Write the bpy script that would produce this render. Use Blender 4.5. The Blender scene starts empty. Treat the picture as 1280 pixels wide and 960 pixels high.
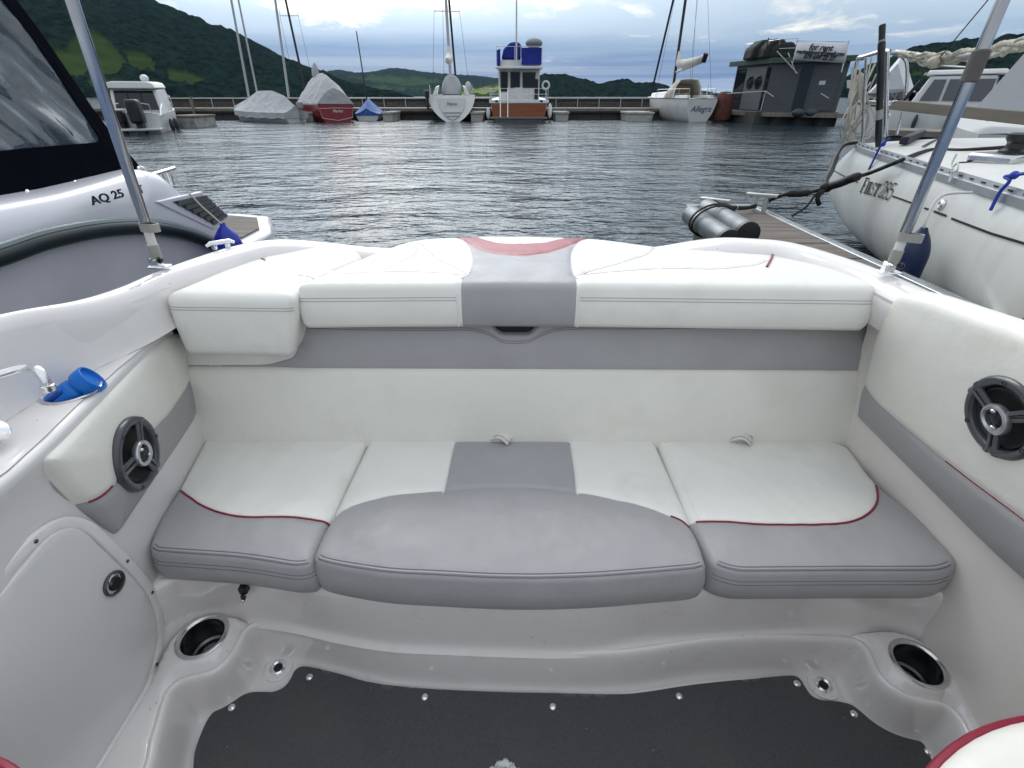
import bpy, bmesh, math, random
import numpy as np
from mathutils import Vector as V, Matrix as M, noise as mnoise
from mathutils.geometry import delaunay_2d_cdt

random.seed(7)
SC = bpy.context.scene
COL = SC.collection
CZ = 1.45                       # camera height above the water
F = 597.0                       # focal length in pixels of a 1280 px wide frame
P = math.atan(360.0 / F)        # downward pitch
cP, sP = math.cos(P), math.sin(P)
CAM = V((0, 0, CZ))

# ------------------------------------------------------------------ measuring helpers
def ray(px, py):
    a = (px - 640) / F; b = (480 - py) / F
    return V((a, cP + b * sP, -sP + b * cP))
def pz(px, py, zr):             # point seen at a pixel, at height zr relative to the eye
    d = ray(px, py); return CAM + d * (zr / d.z)
def pY(px, py, y):
    d = ray(px, py); return CAM + d * (y / d.y)
def pX(px, py, x):
    d = ray(px, py); return CAM + d * (x / d.x)
def pP(px, py, O, N):
    d = ray(px, py); return CAM + d * ((O - CAM).dot(N) / d.dot(N))
def R(x, y, zr): return V((x, y, CZ + zr))
def proj(p):
    q = V(p) - CAM
    zc = q.y * cP - q.z * sP; yc = q.y * sP + q.z * cP
    return 640 + F * q.x / zc, 480 - F * yc / zc

class Frame:                    # a local plane u,v with normal h
    def __init__(s, O, U, N):
        s.O = O.copy(); s.N = N.normalized(); s.U = (U - s.N * U.dot(s.N)).normalized(); s.W = s.N.cross(s.U)
    def px(s, x, y):
        p = pP(x, y, s.O, s.N) - s.O; return (p.dot(s.U), p.dot(s.W))
    def pxs(s, l): return [s.px(*q) for q in l]
    def to3(s, u, v, h=0): return s.O + s.U * u + s.W * v + s.N * h
def frame3(A, B, C):            # B-A is u, normal turned to the camera
    N = (B - A).cross(C - A).normalized()
    if N.dot(CAM - A) < 0: N = -N
    return Frame(A, B - A, N)

# ------------------------------------------------------------------ curves
def catmull(pts, k=8, closed=False):
    pts = [np.array(p, float) for p in pts]; n = len(pts); out = []
    for i in range(n if closed else n - 1):
        if closed: a, b, c, d = pts[i - 1], pts[i], pts[(i + 1) % n], pts[(i + 2) % n]
        else:
            b, c = pts[i], pts[i + 1]
            a = pts[i - 1] if i else 2 * b - c
            d = pts[i + 2] if i + 2 < n else 2 * c - b
        # centripetal
        t0 = 0; t1 = t0 + max(1e-6, np.linalg.norm(b - a)) ** .5; t2 = t1 + max(1e-6, np.linalg.norm(c - b)) ** .5; t3 = t2 + max(1e-6, np.linalg.norm(d - c)) ** .5
        for j in range(k):
            t = t1 + (t2 - t1) * j / k
            A1 = (t1 - t) / (t1 - t0) * a + (t - t0) / (t1 - t0) * b
            A2 = (t2 - t) / (t2 - t1) * b + (t - t1) / (t2 - t1) * c
            A3 = (t3 - t) / (t3 - t2) * c + (t - t2) / (t3 - t2) * d
            B1 = (t2 - t) / (t2 - t0) * A1 + (t - t0) / (t2 - t0) * A2
            B2 = (t3 - t) / (t3 - t1) * A2 + (t - t1) / (t3 - t1) * A3
            out.append((t2 - t) / (t2 - t1) * B1 + (t - t1) / (t2 - t1) * B2)
    if not closed: out.append(pts[-1])
    return out
def resample(pts, n, closed=False):
    pts = np.array([np.array(p, float) for p in pts])
    if closed: pts = np.vstack([pts, pts[:1]])
    L = np.r_[0, np.cumsum(np.linalg.norm(np.diff(pts, axis=0), axis=1))]
    t = np.linspace(0, L[-1], n + 1)[:-1] if closed else np.linspace(0, L[-1], n)
    return np.stack([np.interp(t, L, pts[:, i]) for i in range(pts.shape[1])], 1)
def dens(pts, step, closed=False):
    p = np.array([np.array(q, float) for q in pts]); q = np.vstack([p, p[:1]]) if closed else p
    out = []
    for a, b in zip(q[:-1], q[1:]):
        m = max(1, int(np.linalg.norm(b - a) / step))
        for j in range(m): out.append(a + (b - a) * j / m)
    if not closed: out.append(q[-1])
    return np.array(out)
def rc(pts, r=.03, k=5):        # round the corners of a closed polygon
    p = [np.array(q[:2], float) for q in pts]; n = len(p); out = []
    for i in range(n):
        rr = pts[i][2] if len(pts[i]) > 2 else r
        a, b, c = p[i - 1], p[i], p[(i + 1) % n]
        la, lc = np.linalg.norm(a - b), np.linalg.norm(c - b)
        d = min(rr, la * .45, lc * .45)
        s, e = b + (a - b) / la * d, b + (c - b) / lc * d
        for j in range(k + 1):
            t = j / k; out.append((1 - t) ** 2 * s + 2 * t * (1 - t) * b + t * t * e)
    return out
def area2(p):
    p = np.array(p); x, y = p[:, 0], p[:, 1]
    return .5 * np.sum(x * np.roll(y, -1) - np.roll(x, -1) * y)
def inpoly(q, poly):
    q = np.asarray(q); poly = np.asarray(poly); x, y = q[:, 0], q[:, 1]; c = np.zeros(len(q), bool)
    x1, y1 = poly[:, 0], poly[:, 1]; x2, y2 = np.roll(x1, -1), np.roll(y1, -1)
    for a, b, cc, d in zip(x1, y1, x2, y2):
        if b == d: continue
        c ^= ((b > y) != (d > y)) & (x < (cc - a) * (y - b) / (d - b) + a)
    return c
def pdist(q, poly, closed):
    q = np.asarray(q, float); p = np.asarray(poly, float)
    if closed: p = np.vstack([p, p[:1]])
    best = np.full(len(q), 1e9)
    for a, b in zip(p[:-1], p[1:]):
        ab = b - a; l2 = max(1e-12, ab @ ab)
        t = np.clip(((q - a) @ ab) / l2, 0, 1)
        best = np.minimum(best, np.hypot(*(q - a - t[:, None] * ab).T))
    return best

# ------------------------------------------------------------------ objects
OFF = {}
def thing(name, label, cat, loc=(0, 0, 0), group=None):
    o = bpy.data.objects.new(name, None); COL.objects.link(o); o.location = loc; o.empty_display_size = .1
    o['label'] = label; o['category'] = cat
    if group: o['group'] = group
    OFF[o] = V(loc); return o
def tag(o, label, cat, group=None):
    o['label'] = label; o['category'] = cat
    if group: o['group'] = group
    return o
def link(name, me, parent=None):
    o = bpy.data.objects.new(name, me); COL.objects.link(o)
    if parent is not None:
        o.parent = parent; OFF[o] = OFF.get(parent, V((0, 0, 0)))
        if OFF[o].length: me.transform(M.Translation(-OFF[o]))
    return o

class MB:
    def __init__(s): s.v = []; s.f = []; s.m = []; s.cm = 0
    def mat(s, i): s.cm = i; return s
    def add(s, vs, fs):
        n = len(s.v); s.v += [tuple(p) for p in vs]
        for f in fs: s.f.append(tuple(i + n for i in f)); s.m.append(s.cm)
        return s
    def box(s, c, size, rot=None):
        c = V(c); hx, hy, hz = [q / 2 for q in size]; vs = []
        for x in (-hx, hx):
            for y in (-hy, hy):
                for z in (-hz, hz):
                    p = V((x, y, z))
                    if rot: p = rot @ p
                    vs.append(c + p)
        return s.add(vs, [(0, 1, 3, 2), (4, 6, 7, 5), (0, 4, 5, 1), (2, 3, 7, 6), (0, 2, 6, 4), (1, 5, 7, 3)])
    def beam(s, a, b, w, h, up=V((0, 0, 1))):
        a, b = V(a), V(b); d = (b - a).normalized(); x = d.cross(up).normalized(); u = x.cross(d)
        vs = [p + x * i * w / 2 + u * j * h / 2 for p in (a, b) for i, j in ((-1, -1), (1, -1), (1, 1), (-1, 1))]
        return s.add(vs, [(3, 2, 1, 0), (4, 5, 6, 7), (0, 1, 5, 4), (1, 2, 6, 5), (2, 3, 7, 6), (3, 0, 4, 7)])
    def tube(s, pts, r, seg=10, closed=False, cap=True):
        pts = [V(p) for p in pts]; n = len(pts); rs = r if isinstance(r, (list, tuple)) else [r] * n
        ts = []
        for i in range(n):
            a = pts[i - 1] if (i or closed) else pts[0]; b = pts[(i + 1) % n] if (i < n - 1 or closed) else pts[-1]
            t = b - a; ts.append(t.normalized() if t.length > 1e-9 else V((0, 0, 1)))
        ref = V((0, 0, 1)) if abs(ts[0].z) < .9 else V((1, 0, 0))
        x = ts[0].cross(ref).normalized(); vs = []
        for i in range(n):
            x = (x - ts[i] * x.dot(ts[i]))
            x = x.normalized() if x.length > 1e-6 else ts[i].orthogonal().normalized()
            y = ts[i].cross(x)
            for k in range(seg):
                a = 2 * math.pi * k / seg; vs.append(pts[i] + (x * math.cos(a) + y * math.sin(a)) * rs[i])
        fs = []
        for i in range(n if closed else n - 1):
            j = (i + 1) % n
            for k in range(seg):
                l = (k + 1) % seg; fs.append((i * seg + k, i * seg + l, j * seg + l, j * seg + k))
        if cap and not closed: fs += [tuple(range(seg))[::-1], tuple((n - 1) * seg + k for k in range(seg))]
        return s.add(vs, fs)
    def lathe(s, prof, O, N, seg=32, U=None):
        O, N = V(O), V(N).normalized(); x = (U or N.orthogonal()).normalized(); y = N.cross(x); vs = []; fs = []
        for r, h in prof:
            for k in range(seg):
                a = 2 * math.pi * k / seg; vs.append(O + N * h + (x * math.cos(a) + y * math.sin(a)) * max(r, 1e-5))
        for i in range(len(prof) - 1):
            for k in range(seg):
                l = (k + 1) % seg; fs.append((i * seg + k, i * seg + l, (i + 1) * seg + l, (i + 1) * seg + k))
        return s.add(vs, fs)
    def grid(s, lines, closed=False):
        n = len(lines[0]); vs = [p for l in lines for p in l]; fs = []
        for i in range(len(lines) - 1):
            for k in range(n if closed else n - 1):
                l = (k + 1) % n; fs.append((i * n + k, i * n + l, (i + 1) * n + l, (i + 1) * n + k))
        return s.add(vs, fs)
    def poly(s, pts): return s.add(pts, [tuple(range(len(pts)))])
    def prism(s, pts, d):       # closed outline of 3-D points pushed along d
        d = V(d); n = len(pts); pts = [V(p) for p in pts]
        return s.add(pts + [p + d for p in pts], [tuple(range(n))[::-1], tuple(range(n, 2 * n))] + [(i, (i + 1) % n, n + (i + 1) % n, n + i) for i in range(n)])
    def ball(s, c, r, seg=16, rings=10):
        rx, ry, rz = r if isinstance(r, (tuple, list)) else (r, r, r); c = V(c); vs = []; fs = []
        for i in range(rings + 1):
            t = math.pi * i / rings
            for k in range(seg):
                a = 2 * math.pi * k / seg; vs.append(c + V((rx * max(1e-4, math.sin(t)) * math.cos(a), ry * max(1e-4, math.sin(t)) * math.sin(a), rz * math.cos(t))))
        for i in range(rings):
            for k in range(seg):
                l = (k + 1) % seg; fs.append((i * seg + k, (i + 1) * seg + k, (i + 1) * seg + l, i * seg + l))
        return s.add(vs, fs)
    def build(s, name, mats, parent=None, smooth=True, bevel=0, sub=0, ang=40, fix=True, bseg=2):
        me = bpy.data.meshes.new(name); me.from_pydata(s.v, [], s.f)
        for m in (mats if isinstance(mats, (list, tuple)) else [mats]): me.materials.append(m)
        me.polygons.foreach_set('material_index', s.m)
        if fix:
            bm = bmesh.new(); bm.from_mesh(me); bmesh.ops.recalc_face_normals(bm, faces=bm.faces); bm.to_mesh(me); bm.free()
        if smooth:
            me.shade_smooth()
            if not sub: me.set_sharp_from_angle(angle=math.radians(ang))
        o = link(name, me, parent)
        if bevel:
            b = o.modifiers.new('bevel', 'BEVEL'); b.width = bevel; b.segments = bseg; b.limit_method = 'ANGLE'; b.angle_limit = math.radians(35); b.harden_normals = False
        if sub:
            b = o.modifiers.new('sub', 'SUBSURF'); b.levels = sub; b.render_levels = sub
        return o

# soft upholstery / moulded panel on a plane frame
class Pad: pass
def pad(name, fr, outline, mats, zones=(), seams=(), r=.02, puff=.012, L=.08, thick=.1, step=.014, parent=None, bulge=.006, holes=(), hx=None, wrinkle=0, close=True, seed=0):
    out = dens(outline, step, True)
    if area2(out) < 0: out = out[::-1]
    zp = [dens(z[0], step, True) for z in zones]; sp = [np.array([np.array(q) for q in s_['p']]) for s_ in seams]
    hp = [dens(h, step * .6, True) for h in holes]
    pts = [out]; edges = []; n = 0
    def ringe(a, m): return [(a + i, a + (i + 1) % m) for i in range(m)]
    edges += ringe(0, len(out)); n = len(out)
    for z in zp + hp:
        edges += ringe(n, len(z)); pts.append(z); n += len(z)
    t = np.roll(out, -1, 0) - np.roll(out, 1, 0); t /= np.linalg.norm(t, axis=1)[:, None] + 1e-12
    nin = np.stack([-t[:, 1], t[:, 0]], 1)
    cand = []
    if r > .0015:
        for k in (.06, .22, .5, .85):
            q = out + nin * r * k; d = pdist(q, out, True); cand.append(q[d > r * k * .93])
    mn, mx = out.min(0), out.max(0)
    gx = np.arange(mn[0], mx[0], step); gy = np.arange(mn[1], mx[1], step * .866)
    g = np.array([(x + (step / 2 if j % 2 else 0), y) for j, y in enumerate(gy) for x in gx])
    g = g[inpoly(g, out)]; d = pdist(g, out, True); cand.append(g[d > max(r * 1.1, step * .4)])
    for s_, p in zip(seams, sp):        # finer points along seams
        w = s_['w']; tt = np.gradient(p, axis=0); tt /= np.linalg.norm(tt, axis=1)[:, None] + 1e-9; nn = np.stack([-tt[:, 1], tt[:, 0]], 1)
        for k in (-1.6, -.8, 0, .8, 1.6):
            q = p + nn * w * k; q = q[inpoly(q, out)]
            if len(q): cand.append(q[pdist(q, out, True) > r * .5])
    c = np.vstack(cand)
    for z in zp + hp:
        c = c[pdist(c, z, True) > step * .25]
    pts.append(c); allp = np.vstack(pts)
    vo, eo, fo, *_ = delaunay_2d_cdt([V(p) for p in allp], edges, [], 0, 1e-5)
    v2 = np.array([tuple(p) for p in vo]); fa = np.array([f for f in fo if len(f) == 3])
    cen = v2[fa].mean(1); keep = inpoly(cen, out)
    for h in hp: keep &= ~inpoly(cen, h)
    fa = fa[keep]; cen = cen[keep]
    mi = np.zeros(len(fa), int)
    for (zpoly, m), z in zip(zones, zp): mi[inpoly(cen, z)] = m
    def hf(q):
        q = np.asarray(q, float); d = pdist(q, out, True)
        h = puff * (1 - np.exp(-(d / L) ** 1.5)); dd = np.minimum(d, r); h = h - r + np.sqrt(np.maximum(0, r * r - (r - dd) ** 2))
        for s_, p in zip(seams, sp):
            s = pdist(q, p, False); h = h - s_.get('d', .004) * np.exp(-(s / s_['w']) ** 2) + .0016 * np.exp(-(s / .022) ** 2) * (1 - np.exp(-(s / s_['w']) ** 2)) * np.array([mnoise.noise(V((a[0] * 55, a[1] * 55, seed))) for a in q])
        if hx is not None: h = h + np.array([hx(*a) for a in q])
        if wrinkle:
            h = h + np.array([wrinkle * mnoise.noise(V((a[0] * 9, a[1] * 9, seed))) + .4 * wrinkle * mnoise.noise(V((a[0] * 31, a[1] * 24, seed + 3))) for a in q]) * np.minimum(1, d / .05)
        return h
    h = hf(v2); vs = [fr.to3(a[0], a[1], b) for a, b in zip(v2, h)]
    faces = [tuple(int(i) for i in f) for f in fa]; mi = list(mi)
    o2 = Pad(); o2.out = out; o2.h = hf; o2.fr = fr; o2.r = r; o2.thick = thick
    def skirt_off(k): return bulge * math.sin(math.pi * min(1, k)) if k < 1 else -.004
    o2.soff = skirt_off
    if thick > 0:
        cnt = {}
        for fi, f in enumerate(faces):
            for a, b in ((f[0], f[1]), (f[1], f[2]), (f[2], f[0])): cnt[(a, b)] = fi
        be = [(e, fi) for e, fi in cnt.items() if (e[1], e[0]) not in cnt]
        if hp:
            be = [x for x in be if min(pdist([v2[x[0][0]]], z, True)[0] for z in hp) > 1e-4]
        nor = {}
        for (a, b), fi in be:
            d_ = v2[b] - v2[a]; d_ = d_ / (np.linalg.norm(d_) + 1e-12); nn = np.array([d_[1], -d_[0]])
            for q in (a, b): nor[q] = nor.get(q, 0) + nn
        ks = (0, .12, .3, .5, .7, .88, 1.0); cols = {}
        for q, nn in nor.items():
            nn = nn / (np.linalg.norm(nn) + 1e-12); ids = [q]
            for k in ks[1:]:
                oo = skirt_off(k); vs.append(fr.to3(v2[q][0] + nn[0] * oo, v2[q][1] + nn[1] * oo, h[q] + (-thick - h[q]) * k)); ids.append(len(vs) - 1)
            cols[q] = ids
        for (a, b), fi in be:
            A, B = cols[a], cols[b]
            for i in range(len(ks) - 1): faces.append((A[i], A[i + 1], B[i + 1], B[i])); mi.append(mi[fi])
        if close:                       # bottom
            nxt = {a: b for (a, b), _ in be}; st = be[0][0][0]; loop = [st]; q = nxt[st]
            while q != st and len(loop) < 9999: loop.append(q); q = nxt.get(q, st)
            faces.append(tuple(cols[i][-1] for i in loop[::-1])); mi.append(0)
    me = bpy.data.meshes.new(name); me.from_pydata(vs, [], faces)
    for m in mats: me.materials.append(m)
    me.polygons.foreach_set('material_index', [int(i) for i in mi]); me.shade_smooth()
    if thick > 0 and close: me.polygons[len(me.polygons) - 1].use_smooth = False
    o2.ob = link(name, me, parent); return o2
def drape(pd, poly, off=.001):
    p = np.array([np.array(q) for q in poly]); h = pd.h(p)
    return [pd.fr.to3(a[0], a[1], b + off) for a, b in zip(p, h)]
def inset_line(pd, i0, i1, d):  # boundary indices i0..i1 of the outline moved inward d
    out = pd.out; t = np.roll(out, -1, 0) - np.roll(out, 1, 0); t /= np.linalg.norm(t, axis=1)[:, None]
    q = out + np.stack([-t[:, 1], t[:, 0]], 1) * d; n = len(out)
    i1 = i1 if i1 > i0 else i1 + n
    return [q[i % n] for i in range(i0, i1 + 1)]
def near_i(pd, uv): return int(np.argmin(np.hypot(*(pd.out - np.array(uv)).T)))
def skirt_line(pd, i0, i1, k):  # a line on the side skirt, k = 0 top .. 1 bottom
    out = pd.out; t = np.roll(out, -1, 0) - np.roll(out, 1, 0); t /= np.linalg.norm(t, axis=1)[:, None]
    nn = np.stack([t[:, 1], -t[:, 0]], 1); n = len(out); i1 = i1 if i1 > i0 else i1 + n; res = []
    h0 = -pd.r
    for i in range(i0, i1 + 1):
        j = i % n; q = out[j] + nn[j] * (pd.soff(k) + .0004); res.append(pd.fr.to3(q[0], q[1], h0 + (-pd.thick - h0) * k))
    return res

# ------------------------------------------------------------------ materials
def srgb(r, g, b):
    return tuple(((c / 255) / 12.92 if c / 255 < .04045 else ((c / 255 + .055) / 1.055) ** 2.4) for c in (r, g, b)) + (1,)
def mat(name, col, rough=.5, metal=0, bump=None, var=None, coat=0, spec=.5, alpha=1, trans=0, ior=1.45, extra=None, sheen=0, dirt=None, rvar=None, specks=None):
    """bump=(scale,strength,dist) ; var=(scale,amount,[stretch]) ; dirt=(scale,lo,hi,colour)"""
    m = bpy.data.materials.new(name); m.use_nodes = True; nt = m.node_tree; N = nt.nodes; Lk = nt.links
    b = N['Principled BSDF']; b.inputs['Roughness'].default_value = rough; b.inputs['Metallic'].default_value = metal
    b.inputs['Coat Weight'].default_value = coat; b.inputs['Coat Roughness'].default_value = .06; b.inputs['Specular IOR Level'].default_value = spec
    b.inputs['Alpha'].default_value = alpha; b.inputs['Transmission Weight'].default_value = trans; b.inputs['IOR'].default_value = ior
    if sheen: b.inputs['Sheen Weight'].default_value = sheen
    c4 = tuple(col[:3]) + (1,); b.inputs['Base Color'].default_value = c4
    tc = N.new('ShaderNodeTexCoord')
    def nz(scale, detail=4, stretch=None):
        t = N.new('ShaderNodeTexNoise'); t.inputs['Scale'].default_value = scale; t.inputs['Detail'].default_value = detail
        if stretch:
            mp = N.new('ShaderNodeMapping'); mp.inputs['Scale'].default_value = stretch; Lk.new(tc.outputs['Object'], mp.inputs[0]); Lk.new(mp.outputs[0], t.inputs['Vector'])
        else: Lk.new(tc.outputs['Object'], t.inputs['Vector'])
        return t.outputs['Fac']
    cur = None
    if var:
        mr = N.new('ShaderNodeMapRange'); mr.inputs[1].default_value = .3; mr.inputs[2].default_value = .7; mr.inputs[3].default_value = 1 - var[1]; mr.inputs[4].default_value = 1 + var[1]
        Lk.new(nz(var[0], 6, var[2] if len(var) > 2 else None), mr.inputs[0])
        mx = N.new('ShaderNodeMix'); mx.data_type = 'RGBA'; mx.blend_type = 'MULTIPLY'; mx.inputs[0].default_value = 1; mx.inputs[6].default_value = c4
        Lk.new(mr.outputs[0], mx.inputs[7]); cur = mx.outputs[2]
    if dirt:
        mr = N.new('ShaderNodeMapRange'); mr.inputs[1].default_value = dirt[1]; mr.inputs[2].default_value = dirt[2]; mr.inputs[4].default_value = dirt[4] if len(dirt) > 4 else 1
        Lk.new(nz(dirt[0], 8, dirt[5] if len(dirt) > 5 else None), mr.inputs[0])
        mx = N.new('ShaderNodeMix'); mx.data_type = 'RGBA'; mx.inputs[6].default_value = c4; mx.inputs[7].default_value = tuple(dirt[3][:3]) + (1,)
        if cur: Lk.new(cur, mx.inputs[6])
        Lk.new(mr.outputs[0], mx.inputs[0]); cur = mx.outputs[2]
    if specks:                      # small grains of dirt / lint with a shape of their own
        vt = N.new('ShaderNodeTexVoronoi'); vt.inputs['Scale'].default_value = specks[0]; Lk.new(tc.outputs['Object'], vt.inputs['Vector'])
        lt = N.new('ShaderNodeMath'); lt.operation = 'LESS_THAN'; lt.inputs[1].default_value = specks[1]; Lk.new(vt.outputs['Distance'], lt.inputs[0])
        sc_ = N.new('ShaderNodeSeparateColor'); Lk.new(vt.outputs['Color'], sc_.inputs[0])
        g2 = N.new('ShaderNodeMath'); g2.operation = 'GREATER_THAN'; g2.inputs[1].default_value = specks[2]; Lk.new(sc_.outputs[0], g2.inputs[0])
        mm = N.new('ShaderNodeMath'); mm.operation = 'MULTIPLY'; Lk.new(lt.outputs[0], mm.inputs[0]); Lk.new(g2.outputs[0], mm.inputs[1])
        m3 = N.new('ShaderNodeMath'); m3.operation = 'MULTIPLY'; m3.inputs[1].default_value = specks[4]; Lk.new(mm.outputs[0], m3.inputs[0])
        mx = N.new('ShaderNodeMix'); mx.data_type = 'RGBA'; mx.inputs[6].default_value = c4; mx.inputs[7].default_value = tuple(specks[3]) + (1,)
        if cur: Lk.new(cur, mx.inputs[6])
        Lk.new(m3.outputs[0], mx.inputs[0]); cur = mx.outputs[2]
    if cur: Lk.new(cur, b.inputs['Base Color'])
    if rvar:
        mr = N.new('ShaderNodeMapRange'); mr.inputs[1].default_value = .35; mr.inputs[2].default_value = .65; mr.inputs[3].default_value = max(.02, rough - rvar[1]); mr.inputs[4].default_value = rough + rvar[1]
        Lk.new(nz(rvar[0], 5), mr.inputs[0]); Lk.new(mr.outputs[0], b.inputs['Roughness'])
    if bump:
        bl = bump if isinstance(bump, list) else [bump]; prev = None
        for q in bl:
            bp = N.new('ShaderNodeBump'); bp.inputs['Strength'].default_value = q[1]; bp.inputs['Distance'].default_value = q[2]
            Lk.new(nz(q[0], 3, q[3] if len(q) > 3 else None), bp.inputs['Height'])
            if prev: Lk.new(prev, bp.inputs['Normal'])
            prev = bp.outputs[0]
        Lk.new(prev, b.inputs['Normal'])
    if extra: extra(nt, b, tc)
    return m
LEA = [(420, .14, .0012), (60, .14, .003), (14, .30, .010)]
GEL = mat('gelcoat', (.76, .735, .72), .08, coat=.8, var=(3.5, .025), bump=(2.5, .010, .02), dirt=(7, .58, .80, (.50, .45, .40), .45), rvar=(9, .045), specks=(38, .055, .72, (.10, .08, .06), .8))
GELW = mat('gelcoat_cream', (.73, .695, .655), .3, coat=.15, var=(4, .02), bump=(5, .015, .02))
GELS = mat('gelcoat_satin', (.68, .665, .665), .32, coat=.15, var=(4, .02), bump=(5, .015, .02), dirt=(9, .6, .8, (.5, .47, .45), .25))
VW = mat('vinyl_white', (.74, .73, .675), .42, bump=LEA, var=(5, .03), dirt=(4.5, .54, .78, (.60, .57, .49), .4), specks=(30, .035, .85, (.25, .22, .18), .7), rvar=(14, .06))
VWT = mat('vinyl_white_bleached', (.775, .77, .725), .40, bump=LEA, var=(5, .025), dirt=(6, .57, .8, (.58, .56, .50), .5), specks=(26, .035, .85, (.25, .22, .18), .6), rvar=(14, .06))
VC = mat('vinyl_cream', (.70, .66, .58), .45, bump=LEA, var=(5, .03))
VG = mat('vinyl_grey', (.350, .345, .355), .42, bump=LEA, var=(6, .05), dirt=(11, .60, .85, (.42, .41, .43), .4), rvar=(12, .07))
VR = mat('vinyl_red', (.34, .075, .09), .42, bump=LEA, var=(8, .06))
RED = mat('piping_red', (.22, .012, .035), .4)
STIT = mat('thread', (.42, .38, .36), .8)
STIG = mat('thread_dark', (.17, .165, .18), .8)
WPIP = mat('piping_white', (.75, .75, .72), .45)
CHR = mat('chrome', (.80, .80, .82), .12, 1, var=(30, .04))
STEEL_SHADE = mat('stainless_shaded', (.22, .22, .23), .25, 1, bump=(60, .03, .002, (1, 1, .05)))  # same steel, darkened in colour for the shade inside the cup wells
STEEL = mat('stainless', (.62, .62, .63), .22, 1, bump=(60, .03, .002, (1, 1, .05)), rvar=(20, .08))
TUBE = mat('stainless_tube', (.36, .36, .38), .11, 1, rvar=(16, .06))
BLK = mat('black_plastic', (.012, .012, .014), .4)
DGR = mat('dark_grey_plastic', (.050, .055, .064), .28, coat=.4)
CONE = mat('speaker_cone', (.012, .013, .015), .55, bump=(90, .1, .002))
SILV = mat('silver_plastic', (.55, .56, .58), .28, .85)
NYL = mat('nylon_grey', (.30, .29, .265), .5)
NYLW = mat('nylon_white', (.62, .61, .58), .5)
# =================================================================== OUR OWN BOAT
X, Y, Z = V((1, 0, 0)), V((0, 1, 0)), V((0, 0, 1))
boat = thing('motorboat', 'white open motorboat in the foreground whose cockpit fills the lower half', 'motorboat', (0, .7, 0))

# --- rim of the deck: one moulded loft round the stern
rim = [(-1.03, -.7, -.33, .06), (-1.01, .3, -.34, .06), (-.995, .72, -.350, .032), (-.995, .80, -.352, .03), (-.982, .90, -.366, .03), (-.962, .98, -.382, .04), (-.95, 1.1, -.393, .05), (-.948, 1.22, -.396, .055),
       (-.918, 1.36, -.396, .08), (-.872, 1.47, -.393, .10), (-.81, 1.535, -.391, .10), (-.75, 1.565, -.392, .10), (-.66, 1.625, -.415, .10), (-.5, 1.72, -.46, .10), (-.25, 1.79, -.49, .10), (0, 1.81, -.50, .10), (.25, 1.79, -.49, .10),
       (.5, 1.72, -.46, .10), (.62, 1.655, -.42, .10), (.70, 1.60, -.395, .10), (.77, 1.565, -.39, .10), (.85, 1.535, -.388, .10), (.905, 1.48, -.39, .10), (.945, 1.39, -.392, .09), (.985, 1.30, -.396, .09), (1.008, 1.2, -.40, .085), (1.012, 1.0, -.398, .085), (1.014, .86, -.395, .085), (1.02, .3, -.38, .085), (1.03, -.7, -.36, .085)]
rim = [np.array(q) for q in rim]
rimc = resample(catmull(rim, 6), 150)
def rim_off(o, dz, wscale=False):
    t = np.gradient(rimc[:, :2], axis=0); t /= np.linalg.norm(t, axis=1)[:, None]; n = np.stack([-t[:, 1], t[:, 0]], 1)
    res = []
    for q, nn in zip(rimc, n):
        oo = o * (q[3] if wscale else 1)
        res.append(R(q[0] + nn[0] * oo, q[1] + nn[1] * oo, q[2] + dz))
    return res
hl = [rim_off(-.30, -1.35), rim_off(-.10, -1.12), rim_off(.02, -.80), rim_off(.075, -.32), rim_off(.085, -.20), rim_off(.082, -.165), rim_off(.050, -.15), rim_off(.040, -.075), rim_off(.020, -.025), rim_off(.004, -.006), rim_off(-.12, .0, True), rim_off(-.35, .001, True), rim_off(-.62, -.005, True), rim_off(-.85, -.017, True), rim_off(-1, -.038, True), rim_off(-1.0, -.06, True), rim_off(-.72, -.12, True)]
MB().grid(hl).build('hull', GEL, boat, sub=1)
# black rubbing strake under the rim
MB().tube(rim_off(.088, -.182)[::2], .018, 8).build('rub_rail', mat('rub_rail_vinyl', (.6, .58, .57), .4), boat)

# --- left console side (counter + wall), and right wall
def lerp(a, b, t): return a + (b - a) * t
ys = [-.7, -.2, .2, .45, .6, .68, .74, .8, .86, .9, .94, .98, 1.02, 1.06, 1.1, 1.14, 1.17, 1.20]
def edge_x(y): return -.806 if y < .62 else lerp(-.806, -.925, min(1, (y - .62) / (1.18 - .62)))
def wall_x(y): return -.84 if y < .70 else lerp(-.84, -.928, min(1, (y - .70) / .45))
def rim_in(y, side):
    best = None
    for q in rimc:
        if q[1] < 1.22 and (q[0] < 0) == (side < 0):
            if best is None or abs(q[1] - y) < abs(best[1] - y): best = q
    return best
lines = []
prof_n = 13
rows = [[] for _ in range(prof_n)]
for y in ys:
    q = rim_in(y, -1); xi = q[0] + q[3] * .98; e = edge_x(y); w = wall_x(y)
    k = min(1, max(0, (e - xi) / .12))        # counter width shrinks to nothing aft
    pr = [(xi, q[2] - .03), (xi + .003, q[2] - .06), (xi + .004, -.475), (xi + .006, -.512), (xi + .011, -.5245), (lerp(xi + .05 * k, e, .55), -.526), (e - .02 * k - .012, -.526), (e - .010, -.530), (e - .006, -.545), (w + (.02 if y < .6 else -.016), -.60), (w, -.80), (w, -1.08), (w, -1.16)]
    for i, (x_, z_) in enumerate(pr): rows[i].append(R(x_, y, z_))
LIN = MB()
LIN.grid(rows[:5]); 
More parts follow.
